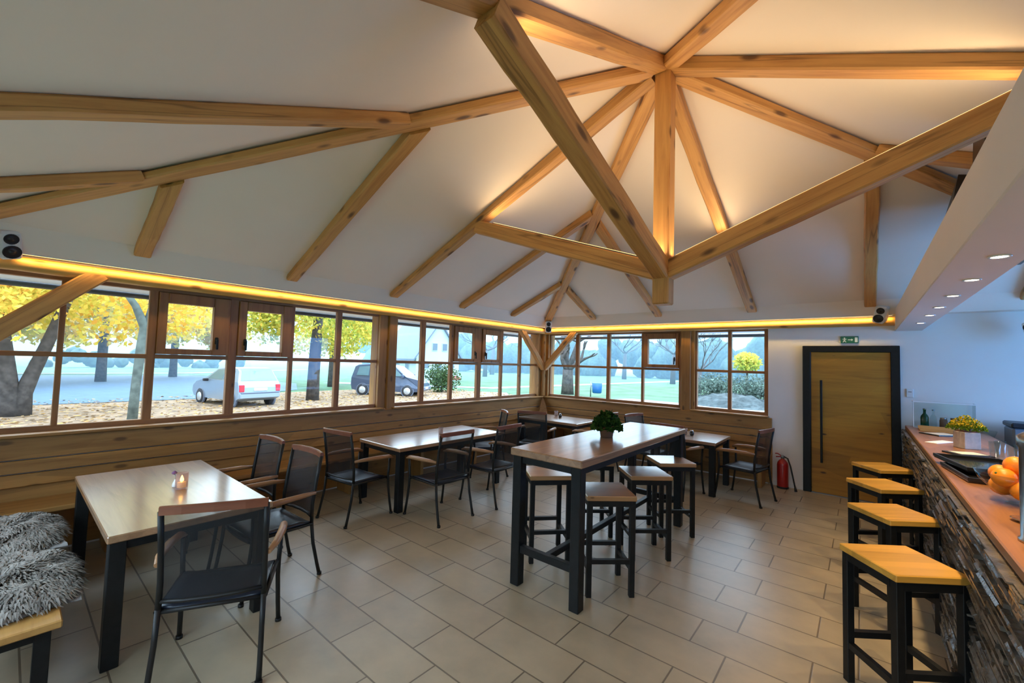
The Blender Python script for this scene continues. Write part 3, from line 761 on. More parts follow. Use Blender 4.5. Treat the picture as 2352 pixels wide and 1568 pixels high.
chair(1.925, -6.60, (.05, -1), 'right of two armchairs behind the candle table, facing the camera')
chair(1.13, -5.31, (-.12, .99), 'armchair at the near end of the middle table, navy seat visible')
chair(1.80, -4.63, (-1, .02), 'nearer of two armchairs on the room side of the middle table')
chair(1.86, -3.78, (-1, -.05), 'farther of two armchairs on the room side of the middle table')
chair(.90, -2.86, (-.62, -.78), 'armchair at the far end of the middle table against the planks')
chair(1.30, -1.98, (-.35, .93), 'armchair on the near side of the far corner table')
chair(2.10, -1.33, (-.99, .1), 'armchair at the right end of the far corner table, behind the potted plant')
chair(3.03, -1.17, (.97, -.2), 'armchair left of the small table, backrest just above the tall tabletop')
chair(3.62, -1.60, (.15, .99), 'armchair before the small table, half hidden by the tall table end')
chair(4.42, -1.18, (-.98, .2), 'armchair nearest the fire extinguisher, facing left to the small table')

# ------------------------------------------------------------------ free bench with sheepskins
root = empty('bench', (1.6, -8.06, 0), 0, 'low wooden bench at the lower left carrying two sheepskins', 'bench')
MB().cbox(-1.0, 1.0, -.24, .255, .435, .475, .006).build('seat', 'seat_wood', root)
for sx in (-1, 1):
    for sy in (-1, 1): MB().cbox(sx * .935 - .03, sx * .935 + .03, sy * .19 - .03, sy * .19 + .03, 0, .435, .004).build('leg', 'black_metal', root)
ap = MB()
for sy in (-1, 1): ap.box(-.91, .91, sy * .19 - .02, sy * .19 + .02, .385, .435)
for sx in (-1, 1): ap.box(sx * .935 - .02, sx * .935 + .02, -.17, .17, .385, .435)
ap.build('apron', 'black_metal', root)
def sheepskin(cx, cy, hx, hy, label, seed):
    r = random.Random(seed); rg = np.random.default_rng(seed)
    root = empty('sheepskin', (cx, cy, .475), 0, label, 'sheepskin', 'grey sheepskins on the bench')
    nx, ny = 36, 26; vs = []; top = {}
    def shape(u, v):
        rr = (abs(u) ** 3.2 + abs(v) ** 3.2) ** (1 / 3.2)
        hgt = .085 * max(0, 1 - rr ** 4) ** .5
        return hgt
    # pelt draping: flat on the bench, hanging over its edge
    vs = []; 
    for j in range(ny + 1):
        for i in range(nx + 1):
            u = -1 + 2 * i / nx; v = -1 + 2 * j / ny
            wob = .04 * math.sin(3.1 * u + seed) * (abs(v) > .7) + .05 * math.sin(4.3 * v + seed * 2) * (abs(u) > .8)
            x, y = u * hx * (1 + wob), v * hy * (1 + wob * .6)
            vs.append((x, y, .006 + shape(u, v) * (1 + .25 * math.sin(9 * u + 2 * v + seed) * math.sin(7 * v))))
    f = [(j * (nx + 1) + i, j * (nx + 1) + i + 1, (j + 1) * (nx + 1) + i + 1, (j + 1) * (nx + 1) + i) for j in range(ny) for i in range(nx)]
    b0 = len(vs); vs += [(x, y, .003) for x, y, z in vs]
    f2 = [tuple(b0 + k for k in q_[::-1]) for q_ in f]
    MB().add(vs, f + f2, True).build('pelt', 'fleece', root)
    # locks of wool
    n = 9000; V = []; F = []; tone = []
    us = rg.uniform(-1, 1, n); vv = rg.uniform(-1, 1, n)
    for k in range(n):
        u, v = us[k], vv[k]
        rr = (abs(u) ** 3.2 + abs(v) ** 3.2) ** (1 / 3.2)
        if rr > 1.0: continue
        hgt = shape(u, v)
        clump = math.sin(11 * u + 3 * math.sin(6 * v + seed)) * math.sin(8 * v + 2 * u)
        p = Vector((u * hx, v * hy, .01 + hgt * .9 * (1 + .25 * math.sin(9 * u + 2 * v + seed) * math.sin(7 * v))))
        ang = math.atan2(v * .8, u) + .8 * clump + r.uniform(-.5, .5)
        out = Vector((math.cos(ang), math.sin(ang), 0)); ln = r.uniform(.04, .075)
        d = (out * (.7 + .5 * rr) + Vector((0, 0, .45 * (1 - rr ** 3) - .22 * rr))).normalized()
        t = d.cross(Vector((0, 0, 1))).normalized() * r.uniform(.004, .008)
        tip = p + d * ln + Vector((0, 0, -.012)); mid = p + d * ln * .55 + Vector((0, 0, .01))
        tip.z = max(tip.z, .008); mid.z = max(mid.z, .012)
        b = len(V); V += [p - t, p + t, mid + t * .9, mid - t * .9, tip]; F += [(b, b + 1, b + 2, b + 3), (b + 3, b + 2, b + 4)]
        tn = min(1, max(0, .5 + .35 * clump + r.uniform(-.25, .25))); tone += [tn, tn]
    mb = MB(); mb.add(V, F, True); o = mb.build('wool', 'fur_tip', root)
    at = o.data.attributes.new('tone', 'FLOAT', 'FACE'); at.data.foreach_set('value', tone)
sheepskin(2.01, -8.02, .44, .30, 'nearer grey sheepskin on the bench end at the lower left', 1)
sheepskin(1.02, -8.01, .40, .28, 'farther grey sheepskin on the bench, partly behind the nearer one', 5)

# ------------------------------------------------------------------ things on the tables
def glass_cup(mb, r0, r1, h, t=.004): return mb.lathe([(r0 * .9, 0), (r0, .004), (r1, h), (r1 - t, h), (r0 - t, .012), (.001, .011)], 20)
def candle(loc, label, r=.038, h=.11, lit=True, white=False):
    root = empty('candle_glass', loc, 0, label, 'candle holder', 'candle glasses on the dining tables')
    glass_cup(MB(), r, r * 1.02, h).build('glass', 'candle_glass', root)
    MB().lathe([(r * .72, .013), (r * .72, h * (.42 if not white else .8)), (.001, h * (.42 if not white else .8))], 16).build('candle', 'wax' if lit else 'white_ceramic', root)
    if lit: MB().lathe([(.001, h * .43), (.012, h * .5), (.013, h * .6), (.005, h * .8), (.001, h * .86)], 10).build('flame', 'flame', root)
    return root
candle((1.59, -7.12, .776), 'candle glass glowing orange on the near dining table', .042, .125)
root = empty('table_ornament', (1.50, -7.14, .776), 0, 'tiny purple flower in a white holder beside the glowing candle', 'ornament')
MB().lathe([(.018, 0), (.024, .008), (.02, .03), (.012, .05), (.008, .06)], 14).build('vase', 'white_ceramic', root)
MB().tube([(0, 0, .055), (-.005, 0, .085), (-.02, -.005, .10)], .003, 6).tube([(0, 0, .05), (-.02, .0, .045), (-.03, 0, .03)], [.004, .009, .002], 6).build('stem', 'teal', root)
MB().lathe([(.002, -.012), (.015, -.006), (.02, .004), (.008, .016), (.001, .02)], 10, (-.025, -.005, .105)).build('bloom', 'purple', root)
candle((1.11, -4.03, .776), 'pale candle glass on the middle dining table', .034, .12, False, True)
candle((.98, -.88, .776), 'white candle glass on the far corner table', .036, .12, False, True)
candle((3.55, -1.0, .776), 'pale candle glass on the small table by the extinguisher', .034, .10, False, True)
def small_pot(loc, label):
    root = empty('condiment_jar', loc, 0, label, 'jar', 'dark jars on the dining tables')
    MB().lathe([(.026, 0), (.034, .01), (.034, .05), (.024, .062)], 16).build('body', 'black_gloss', root); MB().lathe([(.025, .062), (.026, .075), (.006, .082)], 14).build('lid', 'steel', root)
small_pot((1.09, -.90, .776), 'small dark jar right of the white candle on the far corner table')
small_pot((3.66, -1.02, .776), 'small dark jar on the small table by the extinguisher')
def leaf_cloud(n, fn, size, seed, cup=.0):
    rg = np.random.default_rng(seed); V = np.zeros((n, 4, 3)); tone = np.zeros(n)
    for k in range(n):
        p, t = fn(rg); d = rg.normal(size=3); d /= np.linalg.norm(d); a = np.cross(d, rg.normal(size=3)); a /= np.linalg.norm(a)
        s = size * rg.uniform(.6, 1.25)
        V[k] = [p - d * s * .5, p + a * s * .3, p + d * s * .5, p - a * s * .3]; tone[k] = t
    return V.reshape(-1, 3), [(4 * k, 4 * k + 1, 4 * k + 2, 4 * k + 3) for k in range(n)], tone
def leaves(name, n, fn, size, seed, mat, parent=None):
    V, F, tone = leaf_cloud(n, fn, size, seed)
    me = bpy.data.meshes.new(name); me.from_pydata(V.tolist(), [], F); me.materials.append(MATS[mat])
    at = me.attributes.new('tone', 'FLOAT', 'FACE'); at.data.foreach_set('value', np.clip(tone, 0, 1))
    o = bpy.data.objects.new(name, me); COL.objects.link(o); o.parent = parent; return o
def ball(c, r, sq=(1, 1, 1), shell=.6):
    def fn(rg):
        d = rg.normal(size=3); d /= np.linalg.norm(d); q_ = r * rg.uniform(shell, 1.0)
        return np.array([c[0] + d[0] * q_ * sq[0], c[1] + d[1] * q_ * sq[1], c[2] + d[2] * q_ * sq[2]]), rg.uniform(0, 1) * .7 + .3 * (d[2] * .5 + .5)
    return fn
def blobs(cs):
    w = np.array([c[3] ** 2 for c in cs], float); w /= w.sum()
    def fn(rg):
        c = cs[rg.choice(len(cs), p=w)]; d = rg.normal(size=3); d /= np.linalg.norm(d); q_ = c[3] * rg.uniform(.35, 1.0)
        return np.array([c[0] + d[0] * q_, c[1] + d[1] * q_, c[2] + d[2] * q_ * (c[4] if len(c) > 4 else .8)]), rg.uniform(0, 1) * .75 + (c[5] if len(c) > 5 else .12)
    return fn
root = empty('potted_plant', (3.755, -4.13, 1.131), 0, 'dark green bushy plant in a brown pot on the tall table', 'plant')
MB().lathe([(.058, 0), (.062, .004), (.078, .12), (.082, .125), (.082, .14), (.074, .14), (.07, .125), (.001, .122)], 20).build('pot', 'terracotta', root)
def plantfn(rg):
    a = rg.uniform(0, 2 * PI); q_ = rg.uniform(0, 1) ** .6 * .155; z = .12 + (1 - (q_ / .16) ** 2) * .12 * rg.uniform(.2, 1.15) - max(0, q_ - .1) * .8
    return np.array([q_ * math.cos(a), q_ * math.sin(a), z]), rg.uniform(0, 1)
leaves('foliage', 700, plantfn, .062, 3, 'leaf_plant', root)
stm = MB()
for k in range(14):
    a = k * 2.4; stm.tube([(0.01 * math.cos(a), .01 * math.sin(a), .12), (.06 * math.cos(a), .06 * math.sin(a), .2), (.12 * math.cos(a), .12 * math.sin(a), .2)], .003, 5)
stm.build('stem', 'dark_leaf', root)

# ------------------------------------------------------------------ bar counter
CT = 1.15
root = empty('bar_counter', (6.2, -4.4, 0), 0, 'long bar counter with wooden top and dark stone front', 'counter')
X0, X1, Y0, Y1 = 0, .70, -4.25, 4.28
MB().cbox(0, .72, Y0, Y1, CT - .05, CT, .006).build('countertop', 'counter_wood', root)
MB().box(.045, .68, Y0 + .02, Y1 - .02, 0, CT - .051).build('carcass', 'black_plastic', root)
r = random.Random(11); mb = MB(); z = 0.0
while z < CT - .055:
    hh = r.uniform(.010, .022); hh = min(hh, CT - .052 - z)
    y = Y0 + .01
    while y < Y1 - .01:
        ln = min(r.uniform(.12, .38), Y1 - .01 - y); pr = r.uniform(.0, .022)
        tb = r.uniform(-.004, .003); tu = r.uniform(-.004, .009); tl = [tb + r.uniform(-.003, .003), tb + r.uniform(-.003, .003), tu + r.uniform(-.003, .003), tu + r.uniform(-.003, .003)]
        x = .045; xf = -.004 - pr * 1.7
        vs = [(x, y, z), (x, y + ln, z), (x, y + ln, z + hh), (x, y, z + hh), (xf + tl[0], y + .001, z + .001), (xf + tl[1], y + ln - .001, z + .001), (xf + tl[2], y + ln - .001, z + hh - .001), (xf + tl[3], y + .001, z + hh - .001)]
        mb.add(vs, [(4, 5, 6, 7), (0, 1, 5, 4), (1, 2, 6, 5), (2, 3, 7, 6), (3, 0, 4, 7)])
        y += ln
    z += hh
mb.build('stone_facing', 'slate', root)
# counter things
def flat_menu(name, loc, rz, w, d, h, label, cat, mat, card=None, group=None):
    o = empty(name, loc, rz, label, cat, group)
    MB().cbox(-w / 2, w / 2, -d / 2, d / 2, 0, h, .002).build('cover' if card else 'stack', mat, o)
    if card: MB().box(-w / 2 + .03, w / 2 - .03, -d / 2 + .03, d / 2 - .03, h, h + .003).build('page', card, o)
    return o
flat_menu('paper_sheet', (6.37, -1.78, CT), math.radians(62), .34, .10, .006, 'narrow white paper strip on the bar beyond the flower box', 'paper', 'paper')
flat_menu('menu_folder', (6.46, -1.02, CT), math.radians(40), .30, .24, .012, 'open dark menu folder with pale page at the far bar end', 'menu', 'black_plastic', 'cream', 'menu folders on the bar')
flat_menu('menu_folder', (6.47, -2.55, CT), math.radians(30), .26, .20, .014, 'open dark menu folder with pale page in front of the flower box', 'menu', 'black_plastic', 'cream', 'menu folders on the bar')
for i, (z0, lab, yy, rz) in enumerate(((0, 'lower black tray on the bar beside the orange bowl', -3.55, .12), (.035, 'upper black tray with pale rim stacked on the bar', -3.33, .2))):
    o = empty('serving_tray', (6.44, yy - .1, CT + z0), rz, lab, 'tray', 'black trays on the bar')
    o.scale = (.9, .9, 1); MB().cbox(-.21, .21, -.32, .32, 0, .014, .004).build('base', 'black_gloss', o)
    f = MB().box(-.215, -.2, -.325, .325, .012, .034).box(.2, .215, -.325, .325, .012, .034).box(-.2, .2, -.325, -.31, .012, .034).box(-.2, .2, .31, .325, .012, .034)
    f.build('rim', 'black_plastic' if i == 0 else 'dark_metal', o)
o = empty('flower_box', (6.53, -2.05, CT), .5, 'square stone-coloured planter of yellow flowers on the bar', 'planter')
o.scale = (.54, .54, .68)
MB().cbox(-.125, .125, -.125, .125, 0, .235, .008).build('box', 'planter', o)
MB().box(-.112, .112, -.112, .112, .235, .25).build('soil', 'soil', o)
def flw(rg):
    a = rg.uniform(0, 2 * PI); q_ = rg.uniform(0, 1) ** .6 * .26; z = .26 + (1 - (q_ / .28) ** 2) * .21 * rg.uniform(.15, 1)
    return np.array([q_ * math.cos(a) * 1.0, q_ * math.sin(a), z]), (rg.uniform(.62, 1) if (z > .32 and rg.uniform() < .55) else rg.uniform(0, .45))
leaves('flowers', 1500, flw, .036, 9, 'leaf_flower', o)
stm = MB()
for k in range(16):
    a = k * 2.4; stm.tube([(.03 * math.cos(a), .03 * math.sin(a), .245), (.11 * math.cos(a), .11 * math.sin(a), .36)], .004, 5)
stm.build('stem', 'green_leaf', o)
o = empty('wooden_tray', (6.50, -.62, CT), 0, 'yellow wooden tray on the bar behind the flowers', 'tray')
MB().cbox(-.2, .2, -.12, .12, 0, .02, .004).build('base', 'seat_wood', o); MB().box(-.2, .2, -.12, -.105, .02, .05).box(-.2, .2, .105, .12, .02, .05).build('rim', 'seat_wood', o)
# display case
o = empty('display_case', (6.555, -.24, CT), 0, 'clear display case with bottles at the far bar end', 'case')
MB().box(-.28, .28, -.10, -.095, 0, .34).build('front_glass', 'clear_glass', o); MB().box(-.28, -.275, -.09, .09, 0, .34).box(.275, .28, -.09, .09, 0, .34).build('side_glass', 'clear_glass', o)
MB().box(-.285, .285, -.105, .10, .34, .347).build('lid', 'clear_glass', o)
ed = MB()
for x in (-.283, .283): ed.box(x - .004, x + .004, -.103, -.095, .008, .34)
ed.box(-.287, .287, -.107, -.101, .335, .35).box(-.287, -.281, -.1, .1, .338, .35).box(.281, .287, -.1, .1, .338, .35)
ed.build('edging', 'white_plastic', o); MB().box(-.28, .28, -.10, .10, 0, .008).build('base', 'white_plastic', o)
def bottle(x, y, z, label, mat, h=.23, r=.034, name='bottle', grp='bottles and jars in the display case'):
    o = empty(name, (x, y, z), 0, label, name.split('_')[-1], grp)
    MB().lathe([(r * .9, 0), (r, .006), (r, h * .55), (r * .8, h * .66), (r * .36, h * .78), (r * .34, h * .95), (r * .4, h * .955), (r * .4, h)], 16).build('body', mat, o)
    MB().lathe([(r * .42, h), (r * .42, h + .014), (.001, h + .015)], 12).build('cap', 'steel', o)
zb = CT + .009
bottle(6.385, -.25, zb, 'green glass bottle in the display case', 'green_glass', .23, .042)
bottle(6.47, -.21, zb, 'clear bottle right of the green one in the display case', 'clear_glass', .22, .034)
def jar(x, y, label, mat, lidm, z=zb, r=.038, h=.12):
    o = empty('jar', (x, y, z), 0, label, 'jar', 'bottles and jars in the display case')
    MB().lathe([(r * .92, 0), (r, .008), (r, h * .85), (r * .85, h)], 16).build('body', mat, o); MB().lathe([(r * .9, h), (r * .9, h + .02), (.001, h + .021)], 14).build('lid', lidm, o)
jar(6.56, -.25, 'reddish brown jar in the display case', 'terracotta', 'steel'); jar(6.66, -.22, 'pale jar beside the reddish one in the display case', 'cream', 'terracotta')
# bowl of oranges
bc = Vector((6.43, -4.42, CT))
o = empty('fruit_bowl', bc, 0, 'clear glass bowl heaped with oranges on the bar', 'bowl')
MB().lathe([(.06, 0), (.065, .008), (.05, .015), (.10, .05), (.165, .12), (.185, .165), (.18, .165), (.158, .12), (.095, .057), (.001, .03)], 28).build('bowl', 'clear_glass', o)
orr = random.Random(4)
spots = [(0.075, 0.0, .085), (-.07, .03, .085), (-.01, -.08, .085), (.0, .075, .09), (.095, .085, .135), (.06, -.085, .14), (-.075, -.06, .145), (-.06, .10, .14), (.03, .02, .165), (-.02, -.01, .21), (.07, .05, .20)]
olab = ['at the bottom right of the glass bowl', 'at the bottom left of the glass bowl', 'lowest in front in the glass bowl', 'lowest at the back of the glass bowl', 'on the right rim of the glass bowl', 'on the front rim of the glass bowl', 'on the left front rim of the glass bowl', 'on the left back rim of the glass bowl', 'in the middle of the heap', 'topmost on the left of the heap', 'topmost on the right of the heap']
def orange_mesh():
    mb = MB(); n = 14; prof = [(.052 * math.sin(PI * i / n) + .0004, -.05 * math.cos(PI * i / n)) for i in range(n + 1)]; prof[-1] = (.004, .047); mb.lathe(prof, 20); return mb
om = orange_mesh().build('orange', 'orange_peel'); 
stemo = MB().lathe([(.005, .045), (.006, .050), (.002, .052)], 8).build('stem_end', 'green_leaf', om)
tag(om, 'ripe orange ' + olab[0], 'orange', 'oranges in the glass bowl'); om.location = bc + Vector(spots[0])
for k in range(1, len(spots)):
    d = dup(om, bc + Vector(spots[k]), None, 'ripe orange ' + olab[k]); d.rotation_euler = (orr.uniform(-1, 1), orr.uniform(-1, 1), orr.uniform(0, 6))
o = empty('beer_tower', (6.343, -5.22, CT), 0, 'brushed steel beer tower at the right picture edge', 'tap')
MB().lathe([(.078, 0), (.078, .012), (.07, .02), (.068, .40), (.075, .41), (.075, .45), (.05, .47)], 24).build('column', 'steel', o)
MB().tube([(.06, 0, .36), (.13, 0, .35), (.15, 0, .30)], .012, 10).build('spout', 'chrome', o); MB().tube([(.10, 0, .37), (.11, 0, .46)], [.01, .016], 10).build('handle', 'black_plastic', o)
o = empty('saucer', (6.37, -4.85, CT), 0, 'small steel saucer on the bar before the oranges', 'dish'); MB().lathe([(.03, 0), (.05, .006), (.062, .016), (.058, .016), (.03, .008), (.001, .007)], 20).build('dish', 'steel', o); 
MB().lathe([(.012, .008), (.012, .02), (.001, .022)], 10).build('knob', 'chrome', o)
for i, (x, y, h, lb) in enumerate(((6.60, -2.74, .16, 'tall clear drinking glass behind the oranges, leftmost of four'), (6.66, -2.56, .15, 'clear drinking glass behind the oranges, second from left'), (6.68, -2.85, .16, 'clear drinking glass behind the oranges, third from left'), (6.75, -2.68, .14, 'clear drinking glass behind the oranges, rightmost of four'))):
    o = empty('drinking_glass', (x, y, CT + .001), 0, lb, 'glass', 'drinking glasses on the bar'); glass_cup(MB(), .03, .036, h).build('glass', 'clear_glass', o)
# back counter with machines
o = empty('back_counter', (7.86, -.36, 0), 0, 'dark counter along the blue wall behind the bar', 'counter')
MB().cbox(-.86, .86, -.34, .34, .88, .92, .004).build('worktop', 'grey_metal', o); MB().box(-.84, .84, -.30, .33, 0, .879).build('carcass', 'black_plastic', o)
o = empty('coffee_machine', (7.36, -.36, .921), 0, 'dark blue coffee machine on the counter by the blue wall', 'coffee machine')
MB().cbox(-.27, .27, -.2, .2, .05, .34, .02).build('body', 'bluegrey', o); MB().cbox(-.28, .28, -.21, .21, .34, .40, .015).build('cup_tray', 'navy', o)
MB().box(-.26, .26, -.26, -.2, .05, .08).build('drip_tray', 'steel', o)
for x in (-.14, .14): MB().lathe([(.035, 0), (.035, .06), (.02, .065)], 14, (x, -.235, .17)).tube([(x, -.24, .2), (x, -.34, .19)], .012, 8).build('group_head', 'black_metal', o)
for x in (-.24, .24):
    for y in (-.17, .17): MB().lathe([(.02, 0), (.016, .05)], 10, (x, y, 0)).build('foot', 'rubber', o)
o = empty('coffee_grinder', (6.93, -.36, .921), 0, 'dark coffee grinder left of the coffee machine', 'grinder')
MB().cbox(-.07, .07, -.1, .1, 0, .16, .01).build('base', 'navy', o); MB().lathe([(.04, .16), (.075, .26), (.075, .27), (.03, .275)], 18).build('hopper', 'clear_glass', o)

# ------------------------------------------------------------------ bar soffit and downlights
SX0, SX1, SZ0, SZ1 = 6.115, 6.40, 2.455, 2.745
struct('trim_1', MB().cbox(SX0, SX1, -R2 + .02, -.002, SZ0, SZ1, .006), 'soffit_paint')
for i, y in enumerate((-1.25, -2.12, -2.80, -3.53, -4.24, -4.93)):
    o = empty('downlight', (6.285, y, SZ0), 0, ['farthest recessed downlight in the bar soffit', 'second farthest recessed downlight in the bar soffit', 'third downlight from the far end of the bar soffit', 'fourth downlight from the far end of the bar soffit', 'second nearest recessed downlight in the bar soffit', 'nearest recessed downlight in the bar soffit'][i], 'light', 'downlights in the bar soffit')
    MB().lathe([(.042, 0), (.042, -.006), (.032, -.006), (.031, 0)], 24).build('ring', 'white_plastic', o); MB().lathe([(.03, -.001), (.03, -.004), (.001, -.0045)], 20).build('lens', 'downlight', o)
for i, y in enumerate((-.55, -1.25, -2.12, -2.80, -3.53, -4.24, -4.93, -5.65, -6.4)):
    if i in (0,): continue
    la = bpy.data.lights.new('bar_spot', 'SPOT'); la.energy = 36 if y < -1.5 else 18; la.color = (1., .72, .36); la.spot_size = math.radians(92); la.spot_blend = .8; la.shadow_soft_size = .03
    lo = bpy.data.objects.new('bar_spot', la); COL.objects.link(lo); lo.location = (6.285, y, SZ0 - .012); lo.rotation_euler = (0, math.radians(-8), 0)
# dark ducts above the soffit
def duct(vs, label):
    o = MB().add(vs, [(0, 1, 2, 3), (4, 5, 6, 7), (0, 1, 5, 4), (1, 2, 6, 5), (2, 3, 7, 6), (3, 0, 4, 7)]).build('extractor_hood', 'duct'); return tag(o, label, 'hood', 'dark metal hoods above the bar soffit')
duct([(6.30, -2.92, 2.95), (6.95, -2.92, 2.95), (6.95, -1.80, 2.95), (6.30, -1.80, 2.95), (6.42, -2.80, 3.62), (6.85, -2.80, 3.50), (6.85, -1.95, 3.42), (6.42, -1.95, 3.46)], 'dark flared metal hood rising behind the bar soffit, the farther one')
duct([(6.41, -3.80, 2.95), (6.85, -3.80, 2.95), (6.85, -3.35, 2.95), (6.41, -3.35, 2.95), (6.43, -3.78, 3.70), (6.80, -3.78, 3.56), (6.80, -3.38, 3.56), (6.43, -3.38, 3.70)], 'dark upright metal hood behind the bar soffit, the nearer one')

# ------------------------------------------------------------------ outdoors
GZ = -.25
struct('ground', MB().box(-160, 60, -70, 160, GZ - .2, GZ), 'grass_field')
def poly(name, pts, z, mat):
    mb = MB().add([(x, y, z) for x, y in pts], [tuple(range(len(pts)))]); return struct(name, mb, mat)
poly('ground_litter', [(-.3, -30), (-.3, 3), (-9, 10), (-13, 14), (-20, 9), (-19.5, 2), (-17.5, -2), (-18, -30)], GZ + .01, 'litter_ground')
poly('road', [(-18, -40), (-17.6, -2), (-21, 3.5), (-27, 6), (-43, 3), (-43, -40)], GZ + .02, 'asphalt')
poly('path', [(-.3, .25), (-.3, 5), (-7, 13), (-5.5, 17.5), (14, 15.5), (14, .25)], GZ + .015, 'paving')
poly('curb', [(-46, -40), (-46, 4), (-60, 22), (-61, 21.5), (-47.4, 3.5), (-47.4, -40)], GZ + .03, 'paving')
poly('sidewalk', [(-27, 8), (-16, 16), (-14, 60), (-15.5, 60), (-17.5, 17), (-28, 9.5)], GZ + .02, 'paving')
def litfn(rg):
    while True:
        x = -rg.uniform(.6, 19.5); y = rg.uniform(-13, 13)
        if y > 4 and x > -9 - (10 - y) * .0 and y > 3 + (-x) * .8: continue
        if x < -17.4 and rg.uniform() < .6: continue
        return np.array([x, y, GZ + rg.uniform(.02, .05)]), rg.uniform(0, 1)
o = leaves('fallen_leaves', 9000, litfn, .17, 21, 'leaf_litter'); V = o.data.vertices
co = np.zeros(len(V) * 3); V.foreach_get('co', co); co = co.reshape(-1, 4, 3); mz = co[:, :, 2].mean(1, keepdims=True); co[:, :, 2] = mz + (co[:, :, 2] - mz) * .25; V.foreach_set('co', co.reshape(-1))
tag(o, 'brown and yellow fallen leaves scattered outside the long windows', 'leaves', None, 'stuff')

def branch(mb, p, d, r, ln, depth, rg, tips, bend=.25, up=.1):
    pts = [Vector(p)]; d = Vector(d).normalized(); n = 4
    for i in range(n):
        d = (d + Vector((rg.uniform(-bend, bend), rg.uniform(-bend, bend), rg.uniform(-bend, bend) + up))).normalized(); pts.append(pts[-1] + d * ln / n)
    mb.tube(pts, [r * (1 - .4 * i / n) for i in range(n + 1)], 7 if r > .04 else 4)
    if depth == 0: tips.append(pts[-1]); return
    for k in range(rg.choice((2, 3))):
        dd = (d + Vector((rg.uniform(-1, 1), rg.uniform(-1, 1), rg.uniform(-.35, .6))) * .8).normalized()
        branch(mb, pts[rg.choice((-1, -1, -2))], dd, r * .56, ln * rg.uniform(.62, .85), depth - 1, rg, tips, bend, up)
def tree(loc, trunk, label, leafspec=None, bark='bark', seed=1, depth=3, blen=2.2, limbs=5, nleaf=5000, lsize=.2, lmat='leaf_yellow', grp='trees outside the windows', r0=.05):
    rg = random.Random(seed); root = empty('tree', loc, 0, label, 'tree', grp)
    mb = MB(); tips = []
    for pts, rad in trunk:
        mb.tube(pts, rad, 14)
        for k in range(limbs):
            a = 2 * PI * k / limbs + rg.uniform(-.4, .4); branch(mb, pts[-1], (math.cos(a), math.sin(a), rg.uniform(.2, .8)), rad[-1] * .55, blen * rg.uniform(.7, 1.2), depth, rg, tips)
    mb.build('trunk', bark, root)
    if leafspec: leaves('foliage', nleaf, blobs(leafspec), lsize, seed + 50, lmat, root)
    return root
rr = random.Random(5)
def crown(cx, cy, cz, rx, rz, n, seed, rad=1.6, zmin=2.2):
    r_ = random.Random(seed); out = []
    while len(out) < n:
        x, y, z = (r_.uniform(-1, 1) for _ in range(3))
        if x * x + y * y + z * z < 1 and cz + z * rz > zmin: out.append((cx + x * rx, cy + y * rx, cz + z * rz, rad * r_.uniform(.6, 1.2), .75, r_.uniform(0, .3)))
    return out
# double trunk left
tree((-14.3, -7.82, GZ), [([(0, -.15, 0), (0, -.12, .5), (.02, -.18, 1.2), (0, -.35, 2.4), (0, -.7, 4.0)], [.33, .25, .20, .18, .14]), ([(0, .12, 0), (0, .15, .7), (.05, .30, 1.3), (.05, .55, 2.2), (.1, 1.0, 4.0)], [.26, .21, .18, .16, .12])],
     'autumn tree with a thick double trunk outside the leftmost window', crown(0, 0, 5.0, 4.8, 2.8, 34, 1, 1.5, 2.9), 'bark', 3, 3, 2.6, 4, 14000, .22)
tree((-9.0, -5.84, GZ), [([(0, -.03, 0), (0, 0, 1.2), (0, .05, 2.2), (.02, .10, 2.75), (0, -.12, 3.3), (0, -.5, 3.9)], [.115, .10, .105, .115, .08, .065]), ([(.02, .10, 2.6), (0, .22, 3.3), (0, .4, 4.2)], [.09, .08, .065])],
     'slim greenish trunk forking high, close outside the second window pane', crown(0, 0, 6.0, 3.0, 1.6, 12, 8, 1.1, 4.6), 'bark_green', 9, 3, 2.4, 4, 3000, .18)
tree((-14.5, 1.42, GZ), [([(0, 0, 0), (0, .0, 1.2), (0, .03, 2.6), (0, .1, 4.0)], [.30, .27, .26, .2])], 'autumn tree with a straight dark trunk right of the silver car',
     crown(0, 0, 4.7, 3.5, 2.4, 28, 12, 1.3, 2.75), 'bark', 14, 3, 2.0, 5, 10000, .2, 'leaf_lime')
tree((-23.0, 6.75, GZ), [([(0, 0, 0), (0, .0, 1.4), (0, .0, 2.8), (0, .1, 4.4)], [.34, .3, .28, .2])], 'second autumn trunk just behind and right of the straight dark one',
     crown(0, 0, 5.0, 4.6, 2.8, 28, 15, 1.5, 2.7), 'bark', 17, 3, 2.4, 4, 9000, .26, 'leaf_lime')
for k, (x, y, lb) in enumerate(((-27, -12, 'yellow autumn tree beyond the leftmost pane'), (-33, -4.0, 'yellow autumn tree across the road behind the slim trunk'), (-39, 1.0, 'autumn tree with a bare lower trunk left of the silver car'), (-31, -19, 'yellow autumn tree far to the left across the road'), (-44, -10, 'distant golden tree across the road'))):
    tree((x, y, GZ), [([(0, 0, 0), (0, 0, 1.4), (.05, 0, 2.8), (.1, .1, 4.4)], [.30, .26, .25, .18])], lb, crown(0, 0, 5.6, 5.4, 3.6, 34, 30 + k, 1.8, 3.1), 'bark', 40 + k, 2, 2.6, 4, 9000, .40)
tree((-9.94, 16.9, GZ), [([(0, 0, 0), (0, 0, 1.1), (0, .0, 1.7)], [.45, .38, .36]), ([(-.05, 0, 1.6), (-.25, 0, 2.6), (-.45, .0, 4.2)], [.25, .22, .18]), ([(.08, 0, 1.6), (.34, 0, 2.4), (.8, 0, 3.6)], [.24, .2, .15])],
     'dark forked trunk outside the corner window pane', None, 'bark', 60, 2, 1.4, 3)
